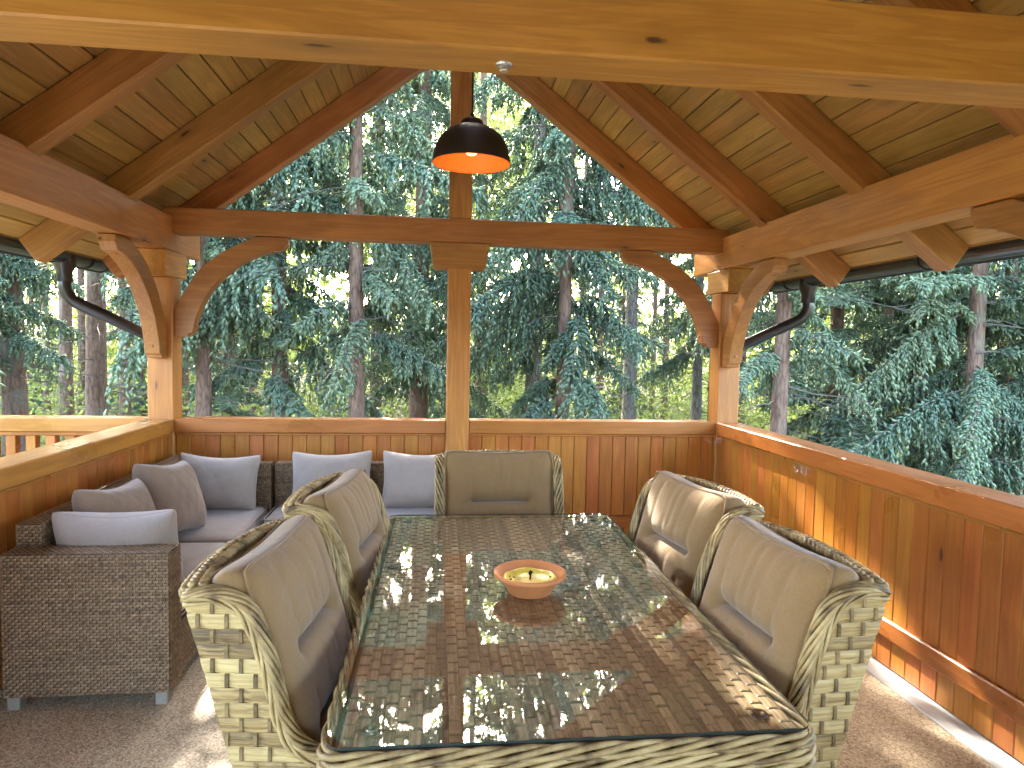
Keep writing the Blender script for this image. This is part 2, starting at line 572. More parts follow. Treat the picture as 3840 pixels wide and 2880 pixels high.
# terrace slab with its resin-stone floor and pale edge strip
fl = block('floor', None, XL-.16, XR+.02-.09, -2.6, YB+.0, -.12, 0, M_FLOOR, 0, 'y')
tag(fl, kind='structure')
tag(block('terrace_slab', None, -3.6, 3.2, -2.6, 5.75, -1.6, -.124, M_KERB, .01, 'y'), kind='structure')
tag(block('floor_edge', None, XR+.02-.086, XR+.5, -2.6, YB+.6, -.12, .006, M_KERB, .004, 'y'), kind='structure')
tag(block('floor_edge', None, XL-.6, XL-.164, -2.6, YB+.6, -.12, .006, M_KERB, .004, 'y'), kind='structure')
tag(block('floor_edge', None, XL-.16, XR+.02-.09, YB+.004, YB+.6, -.12, .006, M_KERB, .004, 'x'), kind='structure')

# ================================================================== GAZEBO
G = empty('gazebo', T(CX, 3.4, 0))
tag(G, 'open timber gazebo with honey-brown beams, gabled board roof and plank parapets', 'gazebo')
PW = .172
ZP0, ZP1 = 2.152, 2.392                    # wall plates
ZT0, ZT1 = 2.279, 2.454                    # tie beams
post_y = [(YB, YB+.175), (1.69, 1.865), (-1.62, -1.445)]  # last pair stands in an invented, unseen rear bay that shades the interior
for x0 in (XL-PW, XR):
    for y0, y1 in post_y:
        block('post', G, x0, x0+PW, y0, y1, 0, 1.972, W_BEAM, .006, 'z')
        block('bolster', G, x0-.003, x0+PW+.003, y0-.125, y1+.1, 1.974, ZP0-.002, W_BEAM, .006, 'y')
block('post', G, .101, .269, YB-.016, YB+.154, .0, ZT0-.002, W_BEAM, .006, 'z')
block('king_post', G, .103, .267, YB+.005, YB+.165, ZT1+.002, 3.92, W_RAFT, .006, 'z')
for x0 in (XL-PW, XR):
    block('wall_plate', G, x0+.0, x0+PW, -2.0, 5.58, ZP0, ZP1, W_BEAM, .006, 'y')
block('tie_beam', G, XL-.06, XR+.06, YB, YB+.165, ZT0, ZT1, W_RAFT, .006, 'x')
tb = block('tie_beam', G, XL-.06, XR+.06, 1.725, 1.886, ZT0, ZT1+.012, W_BEAM, .006, 'x')
block('tie_beam', G, XL-.06, XR+.06, -1.6, -1.44, ZT0, ZT1+.012, W_BEAM, .006, 'x')  # unseen tie of the invented rear bay
block('ridge_beam', G, CX-.06, CX+.06, -2.0, 5.5, 3.72, 3.90, W_RAFT, .006, 'y')
# bolt in the tie beam underside
mb = MB().add(*lathe([(.0, -.004), (.021, -.004), (.023, 0), (.023, .002)], 20))
mb.add(*lathe([(0, -.018), (.011, -.018), (.0125, -.015), (.0125, -.004)], 6))
link('bolt', mb.mesh('bolt'), M_STEEL, tb, T(.175, 1.815, ZT0-.001))
# corbel block on the centre post
cm = Matrix.Identity(4); cm[1][3] = YB+.069; cm[0][3] = .183
prism('corbel', [(-.216, ZT0-.003), (-.19, 2.108), (-.183, 2.094), (.183, 2.088), (.19, 2.102), (.216, ZT0-.003)], .178, W_RAFT, G, cm, .004)

# curved braces (profile: distance from post face, height below beam)
BR = [(0, -.725), (.0, -.526), (.048, -.433), (.151, -.268), (.288, -.143), (.425, -.061), (.56, -.003), (.768, -.003), (.768, -.052), (.752, -.062), (.745, -.078), (.729, -.092), (.632, -.11), (.459, -.187), (.321, -.298), (.218, -.421), (.149, -.565), (.118, -.694), (.092, -.697), (.087, -.72)]
def brace_poly():
    up = catmull([(a, b) for a, b in BR[1:7]], 4)
    lo = catmull([(a, b) for a, b in BR[11:18]], 4)
    return [BR[0]]+[tuple(p) for p in up]+BR[7:11]+[tuple(p) for p in lo]+BR[18:]
BP = brace_poly()
def brace(origin, ang, sx=1., sz=1.):
    Mx = T(*origin) @ Matrix.Rotation(ang, 4, 'Z')
    b = prism('brace', [(x*sx, z*sz) for x, z in BP], .1, W_RAFT, G, Mx, .004)
    # peg hole near the foot and tip
    for (px, pz, rot) in ((.128, -.64, R(90)), (.66, -.108, R(176))):
        mbp = MB().add(*lathe([(0, .005), (.010, .005), (.012, 0), (.012, -.01)], 14))
        link('peg', mbp.mesh('peg'), W_RAFT, b, Mx @ T(px*sx+.004*(pz < -.5)-.0, 0, pz*sz-.0*sx) @ Matrix.Rotation(rot, 4, 'Y'))
    return b
brace((XL+.001, YB+.085, ZT0), 0)
brace((XR-.001, YB+.085, ZT0), math.pi)
for x in (XL-.09, XR+.075):
    brace((x, YB-.001, ZP0), -math.pi/2, .98, 1.03)
    brace((x, 1.866, ZP0), math.pi/2, .98, 1.03)

# rafters, square-cut tails
TANP = .75
PA = math.atan(TANP)
ux, uz = math.cos(PA), math.sin(PA)
RH, RW = .16, .115
RAF_Y = [-1.74, -.72, .3, 1.32, 2.34, 3.36, 4.38, 5.40]  # lowest ones carry the invented rear roof, added to darken the interior
def roof_pt(side, d, off):                  # d = horizontal distance from ridge, off = height above underside (perp.)
    return (CX+side*(d+off*uz), 3.865-TANP*d+off*ux)
for s in (-1, 1):
    for y in RAF_Y:
        a = roof_pt(s, .02, RH/2)
        b = roof_pt(s, 2.512, RH/2)
        bar('rafter', G, (a[0], y, a[1]), (b[0], y, b[1]), RW, RH, W_RAFT, .006, up=(s*uz, 0, ux))
    # roof boards laid on the rafters
    pitch_w, L0 = .1255, 2.512/ux+.10
    nb = 26
    y0, y1 = -2.05, 5.62  # boards run on over the invented rear bay to keep light out
    for i in range(nb):
        sd = (i+.5)*pitch_w*ux
        c = roof_pt(s, sd, RH+.012)
        off = RNG.uniform(-.0015, .0015)
        bar('roof_board', G, (c[0], y0, c[1]+off), (c[0], y1, c[1]+off), pitch_w-.004, .02, W_BOARD, .005, up=(s*uz, 0, ux))
    c0, c1 = roof_pt(s, .0, RH+.045), roof_pt(s, nb*pitch_w*ux+.03, RH+.045)
    bar('roof_covering', G, (c0[0], (y0+y1)/2, c0[1]), (c1[0], (y0+y1)/2, c1[1]), y1-y0+.06, .04, M_ROOF, .004, up=(s*uz, 0, ux))

# gutters with brackets, outlets and downpipes
for s in (-1, 1):
    gx, gz, gr = CX+s*2.685, 2.105, .066
    n = 12
    Vg, Fg = [], []
    for yy in (-2.05, 5.63):
        for rr in (gr, gr-.004):
            for k in range(n+1):
                a = math.pi*k/n
                Vg.append((rr*math.cos(a), yy, -rr*math.sin(a)))
    q = n+1
    for k in range(n):
        Fg += [(k, k+1, 2*q+k+1, 2*q+k), (q+k, 3*q+k, 3*q+k+1, q+k+1)]
        Fg += [(k, q+k, q+k+1, k+1), (2*q+k, 2*q+k+1, 3*q+k+1, 3*q+k)]
    Fg += [(0, 2*q, 3*q, q), (n, q+n, 3*q+n, 2*q+n)]
    Fg += [tuple(2*q+k for k in range(n+1))]
    g = link('gutter', mesh('gutter', Vg, Fg, False), M_GUT, G, T(gx, 0, gz))
    bead = MB().tube([(s*gr, -2.05, .0), (s*gr, 5.63, .0)], .008, 6).tube([(-s*gr, -2.05, .0), (-s*gr, 5.63, .0)], .006, 6)
    link('gutter_bead', bead.mesh('gutter_bead'), M_GUT, g, T(gx, 0, gz))
    for y in (-1.5, -.6, .2, 1.1, 1.9, 2.75, 3.72, 4.7, 5.25, 5.5):
        pts = [((gr+.004)*math.cos(a), y, -(gr+.004)*math.sin(a)) for a in np.linspace(0, math.pi, 14)]
        mbk = MB()
        for w_ in (-.006, 0, .006):
            mbk.tube([(p[0], p[1]+w_, p[2]) for p in pts], .005, 5)
        link('gutter_bracket', mbk.mesh('gutter_bracket'), M_GUT, g, T(gx, 0, gz))
    py = 4.98
    # outlet funnel
    Vf, Ff = lathe([(.074, .02), (.072, -.05), (.052, -.09), (.05, -.16), (.044, -.16)], 20)
    link('outlet', mesh('outlet', Vf, Ff, True), M_GUT, g, T(gx, py, gz-.03))
    px = CX+s*2.08
    path = catmull([(gx, py, gz-.17), (gx, py, gz-.23), (gx-s*.02, py+.01, gz-.285), (gx-s*.075, py+.03, gz-.335), (gx-s*.3, py+.13, gz-.455), (px+s*.06, py+.28, gz-.60), (px+s*.005, py+.3, gz-.66), (px, py+.3, gz-.75), (px, py+.3, 1.0), (px, py+.3, .0)], 5)
    mbp = MB().tube(path, .042, 14)
    dp = link('downpipe', mbp.mesh('downpipe', True), M_GUT, G)
    mbc = MB().add(*lathe([(.044, -.02), (.051, -.02), (.051, .02), (.044, .02)], 16)).box(-.012, .012, -.075, -.044, -.01, .01)
    link('pipe_clamp', mbc.mesh('pipe_clamp'), M_GUT, dp, T(px, py+.3, 1.22))

# parapets: rail cap, trims, planks one by one
PLK = .1025
def parapet(wall, A, B, inward, plank_from):
    """wall runs A->B along its inner rail edge; inward = unit vector into the room"""
    A, B, nrm = Vector((*A, 0)), Vector((*B, 0)), Vector((*inward, 0))
    d = (B-A).normalized()
    L = (B-A).length
    P = lambda s_, o_, z_: A+d*s_-nrm*o_+Vector((0, 0, z_))
    bar('rail_cap', wall, P(0, .09, .931), P(L, .09, .931), .18, .098, W_RAIL, .006)
    bar('trim', wall, P(.0, .036, .8725), P(L, .036, .8725), .044, .015, W_RAIL, .003)
    bar('mid_rail', wall, P(.0, .05, .205), P(L, .05, .205), .06, .09, W_RAIL, .006)
    bar('backing_board', wall, P(0, .11, .44), P(L, .11, .44), .025, .86, W_PLANK, 0)
    n = int(round((L-.002)/PLK))
    w = L/n
    for i in range(n):
        for z0, z1 in ((.25, .866), (.012, .16)):
            jog = RNG.uniform(0, .0016)
            c = (i+.5)*w
            bar('plank', wall, P(c, .05+jog, z0), P(c, .05+jog, z1), w-.0035, .02, W_PLANK, .0035, up=nrm)
    return n

def wall_part(name):
    o = empty(name, T(CX, 3.4, 0))
    o.parent = G
    o.matrix_basis = Matrix.Identity(4)
    WM[o.name] = T(CX, 3.4, 0)
    return o
wl, wr, wb = wall_part('parapet'), wall_part('parapet'), wall_part('parapet')
parapet(wl, (XL, 1.867), (XL, YB-.002), (1, 0), 0)
parapet(wr, (XR, 1.867), (XR, YB-.002), (-1, 0), 0)
parapet(wr, (XR, -1.443), (XR, 1.688), (-1, 0), 0)  # invented stretch out of view, added to hold back light from behind
parapet(wb, (XL+.002, YB), (.099, YB), (0, -1), 0)
parapet(wb, (.271, YB), (XR-.002, YB), (0, -1), 0)

# invented, unseen plank wall behind the camera, added to cut the light indoors
we = wall_part('added_shade_wall')
nW = 20
for i in range(nW):
    xa = XL-PW+.002+(XR-XL+2*PW-.004)*i/nW
    xb = XL-PW+.002+(XR-XL+2*PW-.004)*(i+1)/nW
    xm = (xa+xb)/2
    zt = 3.84-TANP*abs(xm-CX)
    if 5 <= i < 12:                        # invented doorway, lets some light back in
        block('plank', we, xa+.002, xb-.002, -1.66, -1.63, 2.15, zt, W_PLANK, .004, 'z')
        continue
    block('plank', we, xa+.002, xb-.002, -1.66, -1.63, .0, zt, W_PLANK, .004, 'z')

# cobwebs in the corners of the right parapet
Mw, ntw, pw, ow = new_mat('cobweb')
trw = nd(ntw, 'BsdfTransparent')
dfw = nd(ntw, 'BsdfDiffuse', {'Color': (.7, .7, .75, 1)})
nzw = nd(ntw, 'TexNoise', {'Vector': nd(ntw, 'TexCoord').outputs['Object'], 'Scale': 45, 'Detail': 4})
fw_ = nd(ntw, 'MapRange', {0: nzw.outputs[0], 1: .4, 2: .8, 3: .0, 4: .28})
mxw = nd(ntw, 'MixShader', {0: fw_.outputs[0], 1: trw.outputs[0], 2: dfw.outputs[0]})
ntw.links.new(mxw.outputs[0], ow.inputs[0])
def web(corner, p1, p2, sag, label):
    V, F = [], []
    n = 8
    for i in range(n+1):
        for j in range(n+1):
            u, v = i/n, j/n
            a = np.array(p1)*(1-v)+np.array(p2)*v
            p = np.array(corner)*(1-u)+a*u
            p = p+np.array([0, 0, -sag*math.sin(math.pi*u)*math.sin(math.pi*v)])
            p = p+np.array([0, 0, .02*u*math.sin(v*9)])
            V.append(p)
    for i in range(n):
        for j in range(n):
            F.append((i*(n+1)+j, i*(n+1)+j+1, (i+1)*(n+1)+j+1, (i+1)*(n+1)+j))
    c = np.array(corner)
    return tag(link('cobweb', mesh('cobweb', [np.array(v)-c for v in V], F, True), Mw, None, T(*corner)), label, 'cobweb')
web((2.175, 4.995, .875), (1.98, 4.97, .862), (2.17, 4.72, .862), .03, 'thin grey cobweb under the rails in the parapet corner by the post')
web((2.205, 3.93, .868), (2.2, 3.86, .80), (2.2, 3.64, .862), .03, 'thin cobweb hanging under the rail trim midway along a parapet')

# balustrade running on outside the corner post
B0 = empty('balustrade', T(-3.2, 5.09, 0))
tag(B0, 'low wooden balustrade with square balusters outside the corner post', 'balustrade')
bx0, bx1 = -4.9, XL-PW-.003
block('top_rail', B0, bx0, bx1, YB, YB+.16, .885, .982, W_RAIL, .006, 'x')
block('under_rail', B0, bx0, bx1, YB+.03, YB+.13, .855, .883, W_RAIL, .004, 'x')
block('bottom_rail', B0, bx0, bx1, YB+.04, YB+.12, .07, .14, W_RAIL, .004, 'x')
i = 0
x = -2.13
while x > bx0+.05:
    block('baluster', B0, x-.032, x+.032, YB+.045, YB+.11, .14, .855, W_RAIL, .004, 'z')
    x -= .1285
# house deck under the balustrade
tag(block('deck', None, -5.0, XL-PW-.43, 4.9, 5.3, -.2, .0, W_RAIL, .004, 'x'), kind='structure')

# ================================================================== PENDANT LAMP
LP = empty('pendant_lamp', T(.139, 2.7, 2.25))
tag(LP, 'black dome pendant lamp with glowing orange inside hanging above the table', 'lamp')
LM = WM[LP.name]
prof = [(.152, 0), (.1515, .012), (.149, .03), (.143, .055), (.132, .08), (.116, .103), (.095, .122), (.07, .136), (.046, .143)]
inner = [(r-.003, z-.002) for r, z in prof]
Vs, Fs = lathe(prof, 48)
link('shade', mesh('shade', Vs, Fs, True), M_SHADE, LP, LM)
Vs, Fs = lathe([(.152, 0), (.150, -.002), (.149, 0)]+inner[1:]+[(.0, .138)], 48)
Fs = [tuple(reversed(f)) for f in Fs]
link('shade_lining', mesh('shade_lining', Vs, Fs, True), M_INNER, LP, LM)
Vs, Fs = lathe([(.05, .139), (.047, .147), (.043, .158), (.038, .166), (.024, .172), (.01, .174), (.008, .19), (.004, .195)], 32)
link('cap', mesh('cap', Vs, Fs, True), M_SHADE, LP, LM)
link('cord', MB().tube([(0, 0, .19), (.002, 0, .9), (.004, 0, 1.5)], .0035, 6).mesh('cord'), M_SHADE, LP, LM)
Vs, Fs = lathe([(0, .032), (.014, .034), (.026, .044), (.030, .06), (.026, .078), (.015, .095), (.013, .115), (0, .115)], 24)
link('bulb', mesh('bulb', Vs, Fs, True), M_BULB, LP, LM)

# ================================================================== DINING TABLE
TX0, TX1, TY0, TY1 = -.217, .804, 1.321, 3.158
tcx, tcy = (TX0+TX1)/2, (TY0+TY1)/2
TM = Matrix.Rotation(-.0093, 4, 'Z') @ T(tcx, tcy, 0)
TB = empty('dining_table', TM)
tag(TB, 'long rattan dining table with a clear glass top and braided rim', 'table')
hx, hy = (TX1-TX0)/2, (TY1-TY0)/2
def round_rect(hx, hy, r, n=6):
    P = []
    for cx_, cy_, a0 in ((hx-r, hy-r, 0), (-hx+r, hy-r, 90), (-hx+r, -hy+r, 180), (hx-r, -hy+r, 270)):
        for k in range(n+1):
            a = R(a0+90*k/n)
            P.append((cx_+r*math.cos(a), cy_+r*math.sin(a)))
    return P
RP = round_rect(hx, hy, .035)
n = len(RP)
V = [(x, y, .742) for x, y in RP]+[(x, y, .748) for x, y in RP]
F = [tuple(range(n, 2*n)), tuple(reversed(range(n)))]
link('glass_top', mesh('glass_top', V, F), M_GLASS, TB, TM)
V = [(x, y, .742) for x, y in RP]+[(x, y, .748) for x, y in RP]
F = [(i, (i+1) % n, n+(i+1) % n, n+i) for i in range(n)]
link('glass_edge', mesh('glass_edge', V, F), plain('glass_edge_green', (.010, .022, .018), .1), TB, TM)
# woven top: long flat strips
SW = .0272
ns = int((2*hx-.05)/SW)
SW = (2*hx-.05)/ns
tie_s = .054
def strip_mesh(phase, L):
    npt = int(L/(tie_s/3))
    ysv = np.linspace(-L/2, L/2, npt)
    V, F = [], []
    for y in ysv:
        d = .0036*abs(math.sin(math.pi*((y/tie_s)+phase*.5)))**.6
        for xx, zz in ((-.485, -.0012), (-.25, .0), (.25, .0), (.485, -.0012)):
            V.append((xx*SW, y, zz+d))
    for i in range(npt-1):
        for k in range(3):
            F.append((i*4+k, i*4+k+1, i*4+k+5, i*4+k+4))
    return mesh('strip', V, F, True)
SM = [strip_mesh(0, 2*hy-.05), strip_mesh(1, 2*hy-.05)]
tm = MB()
for i in range(ns):
    xx = -hx+.025+(i+.5)*SW
    link('rattan_strip', SM[i % 2], M_TSTRIP, TB, TM @ T(xx, 0, .731))
    y = -hy+.03
    k0 = math.ceil((-hy+.03)/tie_s)
    for k in range(k0, int((hy-.03)/tie_s)+1):
        yy = (k-(i % 2)*.5)*tie_s
        if abs(yy) > hy-.03:
            continue
        w_ = SW*.56
        V = [(xx-w_, yy-.0035, .7305), (xx+w_, yy-.0035, .7305), (xx+w_, yy+.0035, .7305), (xx-w_, yy+.0035, .7305), (xx-w_*.6, yy-.003, .7352), (xx+w_*.6, yy-.003, .7352), (xx+w_*.6, yy+.003, .7352), (xx-w_*.6, yy+.003, .7352)]
        tm.add(V, [(4, 5, 6, 7), (0, 1, 5, 4), (1, 2, 6, 5), (2, 3, 7, 6), (3, 0, 4, 7)], RNG.uniform(-.12, .22))
o = link('cross_tie', tm.mesh('cross_tie'), M_TIE, TB, TM)
o['kind'] = 'stuff'
link('top_core', box_mesh(2*hx-.03, 2*hy-.03, .02, .0), M_DARK, TB, TM @ T(0, 0, .716))
# braided rim: strands worked round the edge
def braid_loop(pts, n_str, r, amp_n, amp_z, wl, z0, closed=True, nper=None):
    """pts: 2D outline resampled; strands swing out of phase"""
    mb = MB()
    P = np.array(pts)
    seg = np.linalg.norm(np.roll(P, -1, 0)-P, axis=1)
    cum = np.concatenate([[0], np.cumsum(seg)])
    Lt = cum[-1]
    k = max(4, round(Lt/wl))
    N = int(Lt/.022)
    s = np.linspace(0, Lt, N, endpoint=False)
    Pc = np.vstack([P, P[:1]])
    X, Y = np.interp(s, cum, Pc[:, 0]), np.interp(s, cum, Pc[:, 1])
    dx, dy = np.gradient(X), np.gradient(Y)
    ln = np.hypot(dx, dy)+1e-9
    nx_, ny_ = dy/ln, -dx/ln
    for j in range(n_str):
        ph = 2*math.pi*j/n_str
        th = 2*math.pi*k*s/Lt+ph
        offn = amp_n*np.cos(th*1.0)
        offz = amp_z*np.sin(th)
        mb.tube(np.stack([X+nx_*offn, Y+ny_*offn, z0+offz], 1), r, 6, True, RNG.uniform(-.18, .22))
    return mb
outl = round_rect(hx+.004, hy+.004, .04, 8)
for zc, wl_ in ((.7215, .55), (.694, .47), (.6665, .6)):
    mb = braid_loop(outl, 4, .0066, .009, .012, wl_*.62, zc)
    link('braided_rim', mb.mesh('braid', True), M_ROPE, TB, TM)
def band_rows(w, h, rows, tie_sp, z_lo, amp=.005):
    """list of (z, mesh) horizontal bands for a flat panel of width w (local X), facing -Y"""
    out = []
    hh = h/rows
    for i in range(rows):
        npt = max(4, int(w/(tie_sp/3)))
        V, F = [], []
        for x in np.linspace(-w/2, w/2, npt):
            d = amp*abs(math.sin(math.pi*(x/tie_sp+.5*(i % 2))))**.6
            for zz, dd in ((-.48, 0.), (-.2, .0018), (.2, .0018), (.48, 0.)):
                V.append((x, -d-dd, zz*hh))
        for a in range(npt-1):
            for k in range(3):
                F.append((a*4+k, a*4+k+1, a*4+k+5, a*4+k+4))
        out.append((z_lo+(i+.5)*hh, mesh('band', V, F, True)))
    return out
# apron panel and woven legs
for sx, sy, ln, ang in ((0, -1, 2*hx-.06, 0), (0, 1, 2*hx-.06, math.pi), (1, 0, 2*hy-.06, math.pi/2), (-1, 0, 2*hy-.06, -math.pi/2)):
    Mp = TM @ T(sx*(hx-.022), sy*(hy-.022), 0) @ Matrix.Rotation(ang, 4, 'Z')
    link('apron', box_mesh(ln, .02, .16, 0), M_DARK, TB, Mp @ T(0, .012, .63))
    for z, me in band_rows(ln, .10, 3, .075, .54):
        link('apron_band', me, M_BAND, TB, Mp @ T(0, 0, z))
legm = {}
for sx in (-1, 1):
    for sy in (-1, 1):
        lm = TM @ T(sx*(hx-.075), sy*(hy-.075), 0)
        lg = link('leg', box_mesh(.09, .09, .54, .004), M_DARK, TB, lm @ T(0, 0, .27))
        for ang in range(4):
            if ang not in legm:
                legm[ang] = band_rows(.094, .53, 14, .047, .005, .004)
            for z, me in legm[0]:
                link('leg_band', me, M_BAND, lg, lm @ Matrix.Rotation(ang*math.pi/2, 4, 'Z') @ T(0, -.046, z))
for (x, y) in ((-hx+.085, -hy+.075), (hx-.085, -hy+.08), (hx-.06, .18), (-hx+.06, .2), (-hx+.085, hy-.08), (hx-.085, hy-.08)):
    Vp, Fp = lathe([(.0, .7395), (.006, .7395), (.007, .7405), (.016, .7412), (.019, .7395), (.019, .735)], 20)
    link('rubber_pad', mesh('pad', Vp, Fp, True), M_PAD, TB, TM @ T(x, y, 0))

# ================================================================== CANDLE BOWL
BM = T(.321, 2.139, .7485)
CB = empty('candle_bowl', BM)
tag(CB, 'terracotta bowl holding a yellow candle on the glass table', 'candle bowl')
prof = [(0, .0), (.066, .0), (.070, .003), (.092, .044), (.098, .05), (.114, .053), (.1175, .058), (.1175, .066), (.114, .069), (.108, .068), (.1, .06), (.09, .048), (.085, .038), (0, .038)]
Vb, Fb = lathe(prof, 56)
link('bowl', mesh('bowl', Vb, Fb, True), M_TERRA, CB, BM)
Vb, Fb = lathe([(0, .0415), (.03, .0405), (.052, .041), (.066, .044), (.073, .0505), (.08, .0525), (.0862, .051), (.0868, .045), (.086, .04)], 48)
rr = RNG.uniform(-1, 1, 12)
Vb = [(x, y, z+.0018*math.sin(5*math.atan2(y, x)+rr[0])*(x*x+y*y > .0025)) for x, y, z in Vb]
link('wax', mesh('wax', Vb, Fb, True), M_WAX, CB, BM)
link('wick', MB().tube([(.0, 0, .038), (.002, .0, .053), (.0, .001, .06), (.003, 0, .066), (.0, 0, .07)], [.003, .0028, .0055, .007, .003], 7).mesh('wick'), M_SOOT, CB, BM)
fl_ = MB()
for k in range(8):
    a, r_ = RNG.uniform(0, 6.28), RNG.uniform(.045, .072)
    x, y = r_*math.cos(a), r_*math.sin(a)
    z = .0425+max(0, (r_-.06))*.45
    s_ = RNG.uniform(.0015, .0035)
    fl_.box(x-s_, x+s_*1.6, y-s_, y+s_, z, z+.0022)
o = link('soot_fleck', fl_.mesh('soot'), M_SOOT, CB, BM)
o['kind'] = 'stuff'

# ================================================================== CHAIRS
CW = .62                                    # outer width
FRONT = [(.0, .955), (.055, .965), (.105, .955), (.148, .922), (.178, .855), (.198, .79), (.214, .725), (.232, .66), (.262, .612), (.32, .584), (.45, .574), (.60, .566), (.645, .545), (.655, .50)]
def back_f(z):
    return .0+(.955-z)*.288 if z > .25 else .203+(.25-z)*.05
FC = catmull(FRONT, 4)
def front_f(z):
    if z <= .50:
        return .655-.02*(1-z/.5)
    best = None
    for (a, b) in zip(FC[:-1], FC[1:]):
        if (a[1]-z)*(b[1]-z) <= 0 and a[1] != b[1]:
            t = (z-a[1])/(b[1]-a[1])
            best = a[0]+t*(b[0]-a[0])
    return best if best is not None else .1

def pillow_grid(W, H, Tk, nu, nv, pinch=.06, seams=(), p=4.5, crown=0., wr=0., seed=0, sag=0., extra=()):
    """cushion in local XZ (Z up), thickness along Y; front face is -Y. seams: (x0,z0,x1,z1,depth,sigma)"""
    rg = np.random.default_rng(seed)
    ph = rg.uniform(0, 6.28, 12)
    V, F = [], []
    us, vs = np.linspace(-1, 1, nu+1), np.linspace(-1, 1, nv+1)
    # denser towards the rim
    us, vs = np.sin(us*math.pi/2*.92)/math.sin(math.pi/2*.92), np.sin(vs*math.pi/2*.92)/math.sin(math.pi/2*.92)
    if extra:
        vs = np.array([v for v in vs if min(abs(v-e) for e in extra) > .006])
        vs = np.sort(np.concatenate([vs, extra]))
        nv = len(vs)-1
    for side in (-1, 1):
        for v in vs:
            for u in us:
                x = u*W/2*(1-pinch*(1-v*v)*abs(u)**3)
                z = v*H/2*(1-pinch*(1-u*u)*abs(v)**3)
                cr = 1-.05*abs(u*v)**7
                x, z = x*cr, z*cr
                z -= sag*(1-u*u)*max(0, v)**2
                t = Tk/2*((1-abs(u)**p)*(1-abs(v)**p))**.5
                if crown:
                    t *= 1+crown*(1-u*u)*(1-v*v)
                if wr:
                    t += wr*(1-abs(u)**6)*(1-abs(v)**6)*(math.sin(7*u+4*v+ph[0])*.5+math.sin(13*v-6*u+ph[1])*.3+math.sin(19*u+ph[2])*math.sin(9*v+ph[3])*.4)
                if side < 0:
                    for (x0, z0, x1, z1, dep, sg) in seams:
                        dx, dz = x1-x0, z1-z0
                        q = max(0., min(1., ((x-x0)*dx+(z-z0)*dz)/(dx*dx+dz*dz+1e-9)))
                        dd = math.hypot(x-x0-q*dx, z-z0-q*dz)
                        fade = 1.
                        t -= dep*(math.exp(-(dd/sg)**2)*.45+math.exp(-dd/(sg*.2))*.55)*fade
                V.append((x, side*t, z))
    n1, n2 = nu+1, (nu+1)*(nv+1)
    for s in range(2):
        for j in range(nv):
            for i in range(nu):
                a = s*n2+j*n1+i
                f = (a, a+1, a+n1+1, a+n1)
                F.append(f if s == 0 else tuple(reversed(f)))
    bm = bmesh.new()
    bv = [bm.verts.new(v) for v in V]
    for f in F:
        bm.faces.new([bv[i] for i in f])
    bmesh.ops.remove_doubles(bm, verts=bm.verts, dist=.0004)
    me = bpy.data.meshes.new('cushion')
    for f in bm.faces:
        f.smooth = True
    bm.to_mesh(me)
    bm.free()
    return me

def rim_path(W, H, pinch, y=0., n=14, sag=0.):
    P = []
    for k in range(4):
        for i in range(n):
            t = -1+2*i/n
            u, v = ((t, -1), (1, t), (-t, 1), (-1, -t))[k]
            x = u*W/2*(1-pinch*(1-v*v)*abs(u)**3)
            z = v*H/2*(1-pinch*(1-u*u)*abs(v)**3)
            cr = 1-.05*abs(u*v)**7
            P.append((x*cr, y, z*cr-sag*(1-u*u)*max(0, v)**2))
    return np.array(P)

